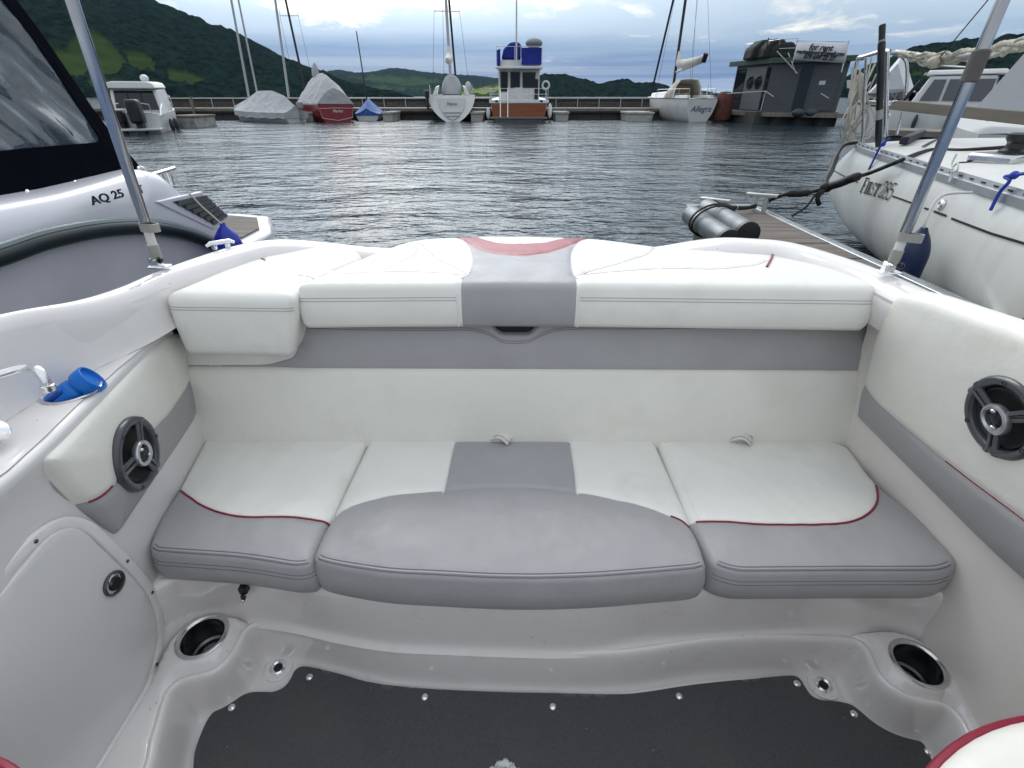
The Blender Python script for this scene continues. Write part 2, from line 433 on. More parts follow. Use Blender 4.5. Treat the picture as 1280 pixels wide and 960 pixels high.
# counter top with a hole for the cup holder
cfr = Frame(R(-.9, .8, -.5246), X, Z)
cup_c = cfr.px(89, 489); CUPR = .046
wb = MB().grid(rows[6:]); wb.build('console_wall', GELS, boat, sub=1)
MB().grid(rows[:5]).build('coaming_side', GEL, boat, sub=1)
tri = []
a_ = [ (p.x, p.y) for p in rows[4]]; b_ = [(p.x, p.y) for p in rows[6]]
cpoly = [(x_ - cfr.O.x - .012, y_ - cfr.O.y) for x_, y_ in a_] + [(x_ - cfr.O.x + .010, y_ - cfr.O.y) for x_, y_ in b_[::-1]]
hole = [(cup_c[0] + CUPR * math.cos(t), cup_c[1] + CUPR * math.sin(t)) for t in np.linspace(0, 2 * math.pi, 41)[:-1]]
def counter_h(u, v): return .0025 * math.cos((u + .05) * 20)
pad('counter', cfr, cpoly, [GEL], r=.001, puff=0, thick=0, step=.02, parent=boat, holes=[hole])
def cup_holder(c, N, r, depth, name='cup_holder', lip=.007):
    o = MB().lathe([(r + lip, -.0005), (r + lip, .002), (r + lip * .5, .004), (r, .003), (r - .003, -.002)], c, N, 48).build(name, STEEL, boat, ang=50)
    MB().lathe([(r - .003, -.002), (r - .004, -depth * .5), (r - .005, -depth * .82), (r - .012, -depth * .85), (r - .013, -depth)], c, N, 48).build('cup_well', STEEL_SHADE, o, ang=50)
    MB().lathe([(r - .012, -depth * .99), (r * .62, -depth * .995), (r * .6, -depth * .97), (r * .5, -depth * .97), (r * .48, -depth), (0, -depth)], c, N, 40).build('drain', STEEL_SHADE, o)
    return o
cc = cfr.to3(cup_c[0], cup_c[1], .0)
cup_holder(cc, Z, CUPR, .08)
# blue mug lying in the holder
mug = thing('mug', 'bright blue plastic mug lying tilted in the chrome cup holder by the tap', 'mug', tuple(cc))
BLUE = mat('blue_plastic', (.0, .14, .55), .35, bump=(30, .03, .004))
ax = V((.66, .42, .46)).normalized(); mo = cc + V((-.034, -.022, -.030))
MB().lathe([(p_[0], p_[1]) for p_ in catmull([(0, -.004), (.022, -.003), (.026, .002), (.0275, .035), (.0275, .058), (.025, .063), (.025, .067), (.029, .072), (.0305, .092), (.0295, .098), (.026, .098), (.0245, .092), (0, .090)], 3)], mo, ax, 40).build('cup_body', BLUE, mug, ang=35)
MB().box(mo + ax * .03 + V((.0, -.020, .018)), (.040, .012, .010), ax.to_track_quat('X', 'Z').to_matrix()).build('grip', mat('blue_plastic_dark', (.0, .05, .33), .4), mug, bevel=.003)
# tap and knob at the frame edge
zt_ = -.435
top = [pz(*q, zt_) for q in ((-30, 478), (0, 468), (26, 461), (40, 460), (50, 465))]
tb = V((top[0].x + .01, top[0].y - .14, CZ - .526))
tp = [tb, tb + Z * .05, tb + Z * (.526 + zt_ - .01) + V((0, .02, 0))] + top + [top[-1] + V((.006, -.006, -.018)), top[-1] + V((.006, -.008, -.03))]
t_ = MB().tube(catmull(tp, 5), .0085, 14).build('tap', CHR, boat)
MB().lathe([(.010, 0), (.0115, .002), (.0115, .012), (.009, .013)], top[-1] + V((.006, -.008, -.036)), V((0, .1, 1)), 20).build('nozzle', CHR, t_)
kb = pz(-2, 545, -.505)
MB().lathe([(.012, -.02), (.014, 0), (.020, .006), (.021, .018), (.017, .024), (0, .026)], kb + V((-.012, 0, 0)), V((.6, 0, .6)), 24).build('tap_knob', CHR, boat)

# right side wall under and behind the panel
rys = [-.7, -.2, .2, .45, .6, .7, .8, .9, 1.0, 1.1, 1.17, 1.22]
rrow = [[] for _ in range(8)]
for y in rys:
    q = rim_in(y, 1); xi = q[0] - q[3] * .98
    pr = [(xi, q[2] - .03), (xi + .002, q[2] - .06), (.985, -.50), (1.0, -.62), (1.004, -.80), (1.0, -.98), (.998, -1.10), (.998, -1.16)]
    for i, (x_, z_) in enumerate(pr): rrow[i].append(R(x_, y, z_))
MB().grid(rrow).build('side_wall', GELW, boat, sub=1)

# --- seat base, ledge, floor well ("liner")
ridge_px = [(184, 960), (190, 930), (198, 903), (205, 879), (212, 861), (227, 850), (245, 846), (266, 840), (282, 828), (292, 815), (300, 800), (306, 787), (316, 780), (335, 778), (354, 779), (386, 783), (425, 791), (455, 799), (491, 805), (550, 810), (640, 813), (700, 815), (740, 815), (786, 813), (830, 807), (868, 801), (910, 797), (950, 795), (1010, 796), (1050, 798), (1068, 800), (1080, 806), (1086, 816), (1092, 832), (1103, 850), (1120, 863), (1140, 873), (1160, 878), (1180, 880), (1194, 890), (1206, 907), (1216, 930)]
ZL = -1.155; ZF = -1.28
ridge = [pz(x_, y_, ZL) for x_, y_ in ridge_px]
r2 = [(-.742, -.7)] + [(p.x, p.y) for p in ridge] + [(.955, -.7)]
r2 = resample(catmull(r2, 5), 220)
wall = [(-.842, -.7), (-.842, .3), (-.842, .60), (-.838, .69), (-.80, .735), (-.72, .745), (-.66, .738), (-.56, .725), (-.42, .695), (-.3, .676), (-.15, .668), (0, .662), (.12, .660), (.2, .664), (.32, .682), (.45, .696), (.6, .706), (.75, .712), (.88, .712), (.965, .705), (1.01, .67), (1.026, .60), (1.022, .3), (1.02, -.7)]
w2 = resample(catmull(wall, 8), 220)
def off2(l, d):
    t = np.gradient(l, axis=0); t /= np.linalg.norm(t, axis=1)[:, None]; return l + np.stack([t[:, 1], -t[:, 0]], 1) * d    # d > 0 towards the floor (right of travel)
def smooth2(l, k):
    for _ in range(k): l[1:-1] = l[1:-1] * .5 + (l[:-2] + l[2:]) * .25
    return l
# ledge sheet with two cup-holder holes
lfr = Frame(R(0, .6, ZL), X, Z)
ZB = -1.130
bfr_ = Frame(R(0, .6, ZB), X, Z); c1 = bfr_.px(253, 795); c2 = bfr_.px(1148, 829); CR = .050
def circ(c, r, n=44): return [(c[0] + r * math.cos(t), c[1] + r * math.sin(t)) for t in np.linspace(0, 2 * math.pi, n + 1)[:-1]]
rl = off2(r2.copy(), -.006); wl = w2
out = [(x_, y_ - .6) for x_, y_ in rl] + [(x_, y_ - .6) for x_, y_ in off2(w2.copy(), .012)[::-1]]
def pod(u, v):                                  # raised collar round each cup holder, ledge rolls down to its edge
    h = 0
    for c in (c1, c2):
        d = math.hypot(u - c[0], v - c[1])
        if d < .15:
            k = min(1, max(0, 1 - (d - .058) / .085)); e = float(np.hypot(RLP[:, 0] - u, RLP[:, 1] - v).min()); e = min(1, max(0, e / .016))
            h += .0245 * k * k * (3 - 2 * k) * e * e * (3 - 2 * e)
    return h
RLP = np.array([(x_, y_ - .6) for x_, y_ in rl])
# keep only clean outline: ridge must stay inside the wall
pad('ledge', lfr, out, [GEL], r=.006, puff=0, thick=0, step=.013, parent=boat, holes=[circ(c1, CR), circ(c2, CR)], hx=pod)
for c in (c1, c2):
    q = bfr_.to3(c[0], c[1], 0)
    MB().lathe([(.074, -.028), (.068, -.022), (.064, -.010), (.0615, -.003), (.058, .0), (CR, -.002), (CR, -.04)], q, Z, 48).build('cup_boss', GEL, boat)
    cup_holder(q, Z, CR, .085, lip=.009)
# riser wall with a fillet at its foot and a rolled top lip
def lvl(l, z): return [R(x_, y_, z) for x_, y_ in l]
MB().grid([lvl(off2(w2.copy(), .016), ZL - .006), lvl(off2(w2.copy(), .009), ZL + .002), lvl(off2(w2.copy(), .003), ZL + .010), lvl(w2, ZL + .025), lvl(off2(w2.copy(), -.004), -1.02), lvl(off2(w2.copy(), -.006), -1.0), lvl(off2(w2.copy(), -.012), -.988), lvl(off2(w2.copy(), -.03), -.983)]).build('seat_base', GEL, boat, sub=1)
MB().poly([R(-.93, .73, -.984), R(-.93, 1.2, -.984), R(1.0, 1.2, -.984), R(1.0, .70, -.984), R(.5, .72, -.984), R(0, .68, -.984), R(-.5, .74, -.984)]).build('seat_deck', GEL, boat)
# step from ledge to floor
rs = [(off2(r2.copy(), -.004), ZL + .003), (r2, ZL + .0055), (off2(r2.copy(), .004), ZL + .004), (off2(r2.copy(), .008), ZL - .002), (off2(r2.copy(), .010), ZL - .010), (off2(r2.copy(), .0125), ZL - .022), (smooth2(off2(r2.copy(), .017), 2), ZL - .06), (smooth2(off2(r2.copy(), .021), 2), ZF + .022), (smooth2(off2(r2.copy(), .026), 3), ZF + .008), (smooth2(off2(r2.copy(), .033), 3), ZF + .001), (smooth2(off2(r2.copy(), .040), 4), ZF - .004)]
MB().grid([lvl(off2(r2.copy(), -.011), ZL - .003)] + [lvl(a, b) for a, b in rs]).build('floor_step', GEL, boat, sub=1)
MB().poly([R(-.78, -.7, ZF), R(1.0, -.7, ZF), R(1.0, .75, ZF), R(-.78, .75, ZF)]).build('cockpit_floor', GEL, boat)
# chrome drain fittings
for q in ((348, 835), (1029, 857)):
    c = pz(*q, ZF + .004)
    o = MB().lathe([(.034, -.012), (.034, .0015), (.030, .003), (.026, .0025), (.0, .002)], c, Z, 36).build('drain_fitting', GEL, boat)
    MB().lathe([(.021, .002), (.020, .0055), (.015, .007), (.011, .004), (.0105, -.002)], c, Z, 32).build('chrome_eyelet', CHR, o)
    MB().lathe([(.011, .003), (0, .003)], c, Z, 20).build('hole', BLK, o)
    m_ = MB()
    for k in range(8):
        a = k * math.pi / 4 + .3; m_.ball(c + V((.028 * math.cos(a), .028 * math.sin(a), .0025)), (.0014, .0014, .0008), 8, 4)
    m_.build('rivet_ring', STEEL, o)

# --- hatch door in the console
hfr = Frame(R(-.836, .4, -.9), Y, X)
dpx = [(0, 742), (30, 706), (58, 673), (76, 662), (92, 659), (106, 664), (122, 679), (150, 706), (174, 730), (188, 752), (196, 775), (198, 796), (194, 818), (186, 848), (170, 885), (154, 915), (141, 940), (131, 958)]
duv = hfr.pxs(dpx); bot = duv[-1]
duv = duv + [(bot[0] - .12, bot[1] - .02), (-.9, bot[1] - .02), (-.9, duv[0][1]), (duv[0][0] - .2, duv[0][1])]
door_out = catmull(duv[:18], 4) + duv[18:]
flo = smooth2(resample(catmull(duv[:18], 6), 48), 6); t = np.gradient(flo, axis=0); t /= np.linalg.norm(t, axis=1)[:, None]; nn = np.stack([-t[:, 1], t[:, 0]], 1)
if (nn[24][0] < 0): nn = -nn
fl_o = flo + nn * .026; fl_i = flo + nn * .003
fo = catmull(fl_o, 4)
frame_poly = [tuple(q) for q in fo] + [tuple(q) for q in catmull(fl_i, 4)[::-1]]
hf_ = pad('hatch_frame', hfr, frame_poly, [GEL], r=.004, puff=.0, thick=.007, step=.012, parent=boat, bulge=.001)
door = pad('hatch_door', Frame(hfr.O + hfr.N * .002, Y, X), door_out, [GELS], r=.006, puff=.001, thick=.008, step=.022, parent=boat, bulge=.001)
sc_uv = (flo + nn * .015)
for i in (5, 19, 26, 36, 43):
    MB().lathe([(.0038, 0), (.0036, .0012), (.002, .002), (0, .0015)], hfr.to3(sc_uv[i][0], sc_uv[i][1], .0005), X, 14).build('screw', mat('screw_grey', (.12, .12, .13), .4, .8), hf_.ob)
lu = hfr.px(140, 729); lc = hfr.to3(lu[0], lu[1], .005)
la = MB().lathe([(.026, -.002), (.026, .002), (.0235, .0045), (.0215, .003), (.020, -.004), (.0, -.004)], lc, X, 36).build('latch', DGR, door.ob)
MB().lathe([(.014, -.004), (.014, .001), (.012, .003), (.0, .003)], lc + V((0, .001, -.003)), X, 28).build('latch_pull', BLK, la)
MB().tube([lc + V((.003, .010 * math.cos(a), .012 + .009 * math.sin(a))) for a in np.linspace(-.4, 3.5, 12)], .0028, 8).build('pull_ring', STEEL, la)

# latch clip under the seat, on the riser
lp = pY(305, 736, .715)
o = MB().box(lp, (.018, .018, .02)).box(lp + V((0, -.012, -.014)), (.008, .01, .016)).build('strap_clip', BLK, boat, bevel=.002)
MB().ball(lp + V((-.001, -.016, -.022)), .0045, 12, 8).build('clip_stud', STEEL, o)

# --- backrest: white pad and grey pad above
bfr = frame3(R(0, 1.145, -.90), R(1, 1.145, -.90), R(0, 1.195, -.676))
wpx = [(226, 459, .03), (350, 459.5, .3), (374, 461, .3), (1100, 464, .03), (1098, 480), (1092, 520), (1080, 553, .02), (1040, 580, .0), (245, 580, .0), (237, 546, .02), (231, 520), (226, 480)]
wuv = [(*bfr.px(a[0], a[1]), a[2] if len(a) > 2 else .05) for a in wpx]
bk = pad('backrest', bfr, rc(wuv, .02), [VW], r=.016, puff=.014, L=.06, thick=.06, parent=boat, wrinkle=.0012, seed=1)
gfr = frame3(R(0, 1.205, -.676), R(1, 1.205, -.676), R(0, 1.245, -.545))
gpx = [(372, 408, .012), (380, 399, .01), (608, 400, .02), (626, 418, .012), (662, 418, .012), (680, 400, .02), (1116, 398, .012), (1110, 430), (1100, 466, .01), (800, 464.5), (374, 462.5, .15), (340, 461), (226, 462, .004), (226, 455.5, .004), (335, 455, .1), (366, 446, .05), (370, 430)]
gg = [(*gfr.px(a[0], a[1]), a[2] if len(a) > 2 else .02) for a in gpx]
gp = pad('backrest_top', gfr, rc(gg, .02), [VG], r=.010, puff=.006, L=.04, thick=.05, parent=boat, step=.012)
st = gfr.pxs([(382, 410), (450, 412), (540, 413), (590, 413), (612, 419), (626, 427), (644, 429), (662, 427), (678, 419), (698, 413), (800, 411), (950, 410), (1084, 409)])
MB().tube(drape(gp, dens(catmull(st, 6), .01)), .0008, 5).tube(drape(gp, [(a, b + .006) for a, b in dens(catmull(st, 6), .01)]), .0007, 5).build('stitching', STIG, gp.ob)
# dark latch recess behind the notch
hp_ = gfr.to3(*gfr.px(643, 408), -.024)
MB().box(hp_, (.11, .02, .06)).build('latch_recess', BLK, boat, bevel=.004)
# moulded ledge visible at the left under the corner cushion
MB().grid([[R(-.935, y_, z_), R(-.60, y_, z_)] for y_, z_ in ((1.20, -.70), (1.215, -.655), (1.222, -.62), (1.235, -.58), (1.25, -.50), (1.5, -.49))]).build('backrest_shelf', GEL, boat)
MB().grid([[R(-.5, y_, z_), R(1.0, y_, z_)] for y_, z_ in ((1.30, -.70), (1.31, -.55), (1.33, -.545), (1.7, -.545))]).build('sunpad_deck', GEL, boat)

# =================================================================== seat cushions (loose, top level)
ZS = -.88
def cush(root_label, loc_px, px, zones, mats, seams, **kw):
    th = thing('seat_cushion', root_label, 'cushion', tuple(pz(*loc_px, ZS - .10)), 'seat cushions of the stern bench')
    fr = Frame(R(0, .9, ZS - kw.get('puff', .014) * .6), X, Z)
    uv = [(*fr.px(a[0], a[1]), a[2] if len(a) > 2 else .03) for a in px]
    z2 = [([tuple(q) for q in catmull(fr.pxs(z), 4, True)] if len(z) > 40 else fr.pxs(z), m) for z, m in zones]
    s2 = [dict(p=dens(catmull(fr.pxs(s_), 6), .006), d=.004, w=.006) for s_ in seams]
    pd = pad('cushion_pad', fr, rc(uv, .03), mats, zones=z2, seams=s2, parent=th, **kw)
    return th, fr, pd
def seam_tubes(pd, th, fr, a, b, ks=(.10, .22), mat_=STIG, top=.010):
    i0, i1 = near_i(pd, fr.px(*a)), near_i(pd, fr.px(*b))
    m_ = MB()
    for k in ks: m_.tube(skirt_line(pd, i0, i1, k), .0009, 5)
    if top:
        for d_ in (top - .003, top + .0045): m_.tube(drape(pd, inset_line(pd, i0, i1, d_), .0004), .0008, 5)
        MB().tube(drape(pd, inset_line(pd, i0, i1, top + .0005), .0002), .0024, 6).build('welt', VG, pd.ob)
    m_.build('stitching', mat_, pd.ob)
CK = dict(r=.020, puff=.016, L=.07, thick=.098, step=.012, bulge=.007, wrinkle=.0034)
# left
redL = [(196, 596), (215, 606), (224, 611), (236, 622), (252, 634), (272, 643), (300, 649), (330, 650.5), (370, 650), (412, 652), (440, 656)]
th, fr, pd = cush('left seat cushion of the stern bench, white with grey front and curved red piping', (300, 650),
    [(256, 546, .03), (460, 547.5, .03), (412, 652, .1), (389, 706, .05), (368, 709, .1), (300, 698, .2), (181, 690, .035), (195, 650, .08), (221, 612, .1)],
    [([redL[0], *redL[1:], (450, 760), (150, 760), (150, 600)], 1)], [VWT, VG], [redL[2:-1]], seed=2, **CK)
MB().tube(drape(pd, dens(catmull(fr.pxs(redL[2:-1]), 6), .006), .0012), .0028, 8).build('piping', RED, pd.ob)
seam_tubes(pd, th, fr, (183, 688), (388, 704))
# centre
arc = [(400, 660), (412, 647), (440, 633), (480, 625), (540, 619), (600, 615), (640, 614), (680, 616), (740, 623), (790, 633), (830, 644), (855, 652), (880, 668)]
tl = [(571, 540), (566, 570), (560, 600), (555, 622)]; tr = [(711, 540), (714, 570), (718, 600), (720, 625)]
def cfrx(u, v): return 0
cen_label = 'middle seat cushion of the stern bench, white and grey with a broad curved grey front'
CF = Frame(R(0, .9, ZS), X, Z); arc_uv = catmull(CF.pxs(arc), 6)
def arc_raise(u, v):
    xs = [q[0] for q in arc_uv]; yv = np.interp(u, xs, [q[1] for q in arc_uv]); d = yv - v
    return .012 * (1 - math.exp(-(max(0, d) / .03) ** 1.2))
th, fr, pd = cush(cen_label, (640, 660),
    [(462, 547.5, .02), (640, 548, .3), (818, 548.5, .03), (866, 655, .1), (884, 712, .06), (870, 717, .1), (740, 728, .3), (640, 730, .3), (480, 722, .2), (420, 712, .1), (389, 704, .05), (411, 652, .1)],
    [(arc + [(960, 790), (320, 790)], 1), (tl + tr[::-1], 1)], [VWT, VG], [arc, tl, tr], seed=5, hx=arc_raise, **CK)
for l in ([(a - 1.5, b) for a, b in tl], [(a + 1.5, b) for a, b in tr]):
    MB().tube(drape(pd, dens(catmull(fr.pxs([(q[0], max(549.5, q[1])) for q in l]), 6), .006), .0006), .0018, 6).build('piping', WPIP, pd.ob)
seam_tubes(pd, th, fr, (392, 706), (882, 714))
for pp in ([(838, 646), (852, 651), (862, 659)],):
    MB().tube(drape(pd, dens(catmull(fr.pxs(pp), 6), .005), .0012), .0024, 6).build('piping', RED, pd.ob)
# right
redR = [(850, 651), (870, 652), (900, 655), (940, 659), (985, 660), (1025, 660), (1052, 658.5), (1072, 653), (1087, 643), (1095, 630), (1097, 618), (1095.5, 606), (1088, 596), (1076, 580)]
th, fr, pd = cush('right seat cushion of the stern bench, white and grey, red piping curving up its side', (1000, 650),
    [(821, 548.5, .015), (1036, 548, .04), (1062, 557, .04), (1096, 604, .1), (1150, 644, .1), (1204, 703, .035), (1180, 715, .06), (1060, 715, .2), (922, 716, .05), (890, 706, .03), (862, 652, .1)],
    [(redR + [(1300, 560), (1300, 780), (840, 780)], 1)], [VWT, VG], [redR[1:-2], [(830, 549), (850, 594), (876, 650)]], seed=9, **CK)
MB().tube(drape(pd, dens(catmull(fr.pxs(redR[1:-2]), 6), .006), .0012), .0028, 8).build('piping', RED, pd.ob)
seam_tubes(pd, th, fr, (893, 708), (1196, 708))
# white pull straps tucked behind the seat cushions
for i, (q, l) in enumerate((((628, 546), 'white webbing pull strap sticking up behind the grey middle of the bench'), ((928, 547), 'white webbing pull strap sticking up behind the right seat cushion'))):
    c = pz(*q, ZS + .008); tx = .35 if i == 0 else .30
    b = MB(); n = 12; ws = []
    for j in range(n + 1):
        t = j / n; a = math.pi * (t * 1.05 - .05)
        p0 = c + V((-.018 * (1 - t) * 2 + .018, 0, 0)) * 1 if False else c + V((-.026 + .052 * t, .012 - .022 * t, .016 * math.sin(math.pi * min(1, t * 1.02)) - .004))
        ws.append([p0 + V((-.010, -.020, -.004)) * 1, p0 + V((.010, .020, .004)) * 1])
    o_ = b.grid([[w[0] for w in ws], [lerp(w[0], w[1], .5) + Z * .001 for w in ws], [w[1] for w in ws]]).build('pull_strap', mat('webbing', (.66, .65, .6), .75, bump=(300, .2, .001)), None, fix=False)
    s_ = o_.modifiers.new('solid', 'SOLIDIFY'); s_.thickness = .0022
    tag(o_, l, 'strap', 'pull straps of the bench')
    m_ = MB()
    for f_ in (.22, .78): m_.tube([lerp(w[0], w[1], f_) + Z * .0016 for w in ws], .0007, 5)
    m_.build('strap_stitching', STIG, o_)

# =================================================================== sun pad and corner cushion
sp = thing('sunpad_cushion', 'wide white sunpad cushion over the transom with grey middle and faded red arc', 'cushion', tuple(R(0, 1.4, -.53)))
sfr = frame3(R(0, 1.165, -.418), R(1, 1.165, -.418), R(0, 1.70, -.442))
spx = [(367, 357, .02), (655, 355, .5), (1104, 360, .03), (1080, 347, .1), (1030, 326, .15), (985, 313, .06), (962, 309.5, .1), (935, 310, .15), (870, 312, .3), (820, 308, .3), (750, 298, .2), (655, 295, .5), (600, 295, .2), (532, 298, .15), (500, 304, .15), (458, 319, .1)]
suv = [(*sfr.px(a[0], a[1]), a[2] if len(a) > 2 else .03) for a in spx]
gl = [(573, 420), (574, 362), (578, 350), (587, 345), (591, 336), (590, 322), (586, 312), (579, 304), (567, 295), (560, 288)]
gr = [(723, 420), (722, 362), (720, 350), (716, 346), (714, 336), (714, 322), (719, 311), (726, 303), (740, 296), (750, 288)]
ro = [(560, 289), (575, 300), (592, 312), (615, 320.5), (640, 324), (660, 324), (690, 319), (712, 311), (728, 302), (745, 291)]
ri = [(582, 285), (596, 297), (612, 304.5), (632, 308.5), (655, 309), (680, 307), (700, 301.5), (713, 295), (725, 285)]
# zones on the top plane only (clip the lower ends just past the front edge)
def clipf(l): return [(a, b) if b < 362 else (a, 366) for a, b in l]
cm = lambda l: [tuple(q) for q in catmull(l, 5)]
zg = (cm(clipf(gl)[1:]) + cm(clipf(gr)[1:])[::-1], 1); zr = (cm(ro) + [(750, 270), (560, 270)], 2); zw = (cm(ri) + [(732, 272), (578, 272)], 0)
sm = [gl[1:-1], gr[1:-1], ro[1:-1], ri[1:-1],
      [(372, 345), (440, 345), (500, 343), (556, 345), (580, 347)], [(480, 342), (510, 328), (522, 316), (516, 306)], [(716, 347), (770, 343), (830, 340), (890, 341), (940, 337), (958, 331)],
      [(730, 345), (780, 332), (808, 322), (820, 308)], [(524, 303), (530, 312), (548, 328), (585, 346)]]
th_ = .118
pd = pad('cushion_pad', sfr, rc(suv, .03), [VWT, VG, VR], zones=[(sfr.pxs(z), m) for z, m in (zg, zr, zw)], seams=[dict(p=dens(catmull(sfr.pxs(s_), 5), .007), d=.0035, w=.007) for s_ in sm], r=.022, puff=.014, L=.07, thick=th_, step=.014, bulge=.008, parent=sp, wrinkle=.0025, seed=12)
FRONT = [(a, b) for a, b in ((368, 357), (1103, 360))]
i0, i1 = near_i(pd, sfr.px(*FRONT[0])), near_i(pd, sfr.px(*FRONT[1]))
if (i1 - i0) % len(pd.out) > len(pd.out) / 2: i0, i1 = i1, i0
m_ = MB()
for k in (.12, .20):
    l = skirt_line(pd, i0, i1, k); ua, ub = pz(574, 362, -.43).x, pz(722, 362, -.43).x
    for part in ([p for p in l if p.x < ua - .004], [p for p in l if p.x > ub + .004]): m_.tube(part, .0010, 5)
m_.build('stitching', STIT, pd.ob)
for l in (gl, gr):
    sgn = -1 if l is gl else 1
    pp = drape(pd, dens(catmull(sfr.pxs([(a + sgn * 1.5, b) for a, b in l[2:-2]]), 6), .006), .0006)
    MB().tube(pp, .0022, 6).build('piping', WPIP, pd.ob)
    ii = near_i(pd, sfr.px(l[1][0] + sgn * 1.5, 356)); kk = [skirt_line(pd, ii, ii + 1, k)[0] for k in np.linspace(0.02, .98, 10)]
    MB().tube(kk, .0024, 6).build('piping', WPIP, pd.ob)
m_ = MB()
for s_ in sm[4:]: m_.tube(drape(pd, dens(catmull(sfr.pxs(s_), 5), .008), .0002), .0011, 5)
m_.build('stitching', STIT, pd.ob)
MB().tube(drape(pd, dens(catmull(sfr.pxs([(960, 309), (964.5, 317), (963.5, 327), (957, 340)]), 5), .005), .0015), .0036, 8).build('piping', RED, pd.ob)

cp = thing('corner_cushion', 'thick white corner cushion with double stitching at the left end of the sunpad', 'cushion', tuple(R(-.72, 1.25, -.65)))
kfr = frame3(R(0, 1.150, -.435), R(1, 1.150, -.435), R(0, 1.70, -.436))
kpx = [(200, 370, .03), (368, 372, .03), (378, 358), (456, 320, .05), (440, 306, .1), (345, 306, .12), (322, 318, .02), (300, 328, .2)]
kuv = [(*kfr.px(a[0], a[1]), a[2] if len(a) > 2 else .03) for a in kpx]
ks_ = [[(322, 319), (330, 328), (352, 338), (385, 341), (420, 336)], [(205, 362), (250, 353), (330, 352), (378, 342)]]
pd = pad('cushion_pad', kfr, rc(kuv, .03), [VWT], seams=[dict(p=dens(catmull(kfr.pxs(s_), 5), .007), d=.003, w=.007) for s_ in ks_[:1]], r=.022, puff=.016, L=.06, thick=.168, step=.013, bulge=.004, parent=cp, wrinkle=.003, seed=21)
for v_ in pd.ob.data.vertices:                  # its right end slopes in towards the bottom
    w_ = v_.co + OFF[pd.ob]; dz = max(0, (CZ - .45) - w_.z); xr = -.53
    k_ = min(1, max(0, (w_.x + .80) / .27)); v_.co.x -= .30 * dz * k_
i0, i1 = near_i(pd, kfr.px(202, 370)), near_i(pd, kfr.px(368, 372))
if (i1 - i0) % len(pd.out) > len(pd.out) / 2: i0, i1 = i1, i0
m_ = MB()
for k in (.05, .10): m_.tube(skirt_line(pd, i0, i1, k), .0010, 5)
m_.build('stitching', STIT, pd.ob)
MB().tube(drape(pd, dens(catmull(kfr.pxs([(323, 320), (326, 325), (332, 330)]), 5), .005), .001), .0028, 6).build('piping', RED, pd.ob)

# =================================================================== side panels with speakers (parts of the boat)
lfrm = frame3(pz(212, 413, -.545), pz(62, 572, -.545), pz(150, 668, -.80))
sgn = 1
lpx = [(213, 414, .03), (230, 416, .04), (241, 438, .05), (241, 466, .02), (248, 490, .03), (250, 520, .02), (151, 669, .012), (138, 658, .03), (112, 628, .02), (62, 574, .015)]
luv = [(*lfrm.px(a[0], a[1]), a[2] if len(a) > 2 else .02) for a in lpx]
gz = [(245, 468), (238, 472), (222, 496), (206, 518), (188, 536), (160, 572), (138, 608), (126, 620), (108, 631), (100, 700), (300, 700), (300, 468)]
red_l = [(136, 608), (128, 618), (116, 627)]
lp_ = pad('side_panel', lfrm, rc(luv, .02), [VW, VG], zones=[(lfrm.pxs(gz), 1)], seams=[dict(p=dens(catmull(lfrm.pxs(gz[1:9]), 5), .006), d=.004, w=.007)], r=.018, puff=.012, L=.05, thick=.035, step=.011, bulge=.003, parent=boat, wrinkle=.001, seed=31, holes=[circ(lfrm.px(163, 568), .077)])
MB().tube(drape(lp_, dens(catmull(lfrm.pxs(red_l), 5), .005), .001), .0026, 6).build('piping', RED, lp_.ob)
MB().tube([lp_.fr.to3(q[0], q[1], -.030) for q in lp_.out], .006, 6, closed=True).build('trim_cord', mat('vinyl_trim_grey', (.36, .35, .36), .5), lp_.ob)
rfrm = frame3(pz(1107, 372, -.43), pz(1068, 520, -.80), pz(1280, 735, -.80))
rpx = [(1112, 366, .05), (1150, 372, .1), (1280, 418, .1), (1440, 470, .02), (1560, 640), (1500, 900), (1280, 737, .2), (1068, 522, .02), (1071, 500), (1077, 474, .02), (1088, 430, .2)]
rpx = [q for q in rpx]
ruv = [(*rfrm.px(a[0], a[1]), a[2] if len(a) > 2 else .02) for a in rpx]
gzr = [(1060, 466), (1078, 480), (1100, 500), (1140, 534), (1180, 567), (1220, 598), (1250, 620), (1280, 642), (1400, 735), (1600, 860), (1500, 1000), (1000, 700)]
rp_ = pad('side_panel', rfrm, rc(ruv, .02), [VW, VG], zones=[(rfrm.pxs(gzr), 1)], seams=[dict(p=dens(catmull(rfrm.pxs(gzr[1:9]), 5), .006), d=.005, w=.008)], r=.022, puff=.018, L=.06, thick=.05, step=.012, bulge=.004, parent=boat, wrinkle=.001, seed=37, holes=[circ(rfrm.px(1264, 521), .071)])
MB().tube(drape(rp_, dens(catmull(rfrm.pxs([(1190, 576), (1220, 598.5), (1250, 620.5), (1280, 642.5), (1330, 680)]), 5), .006), -.001), .0024, 6).build('piping', RED, rp_.ob)

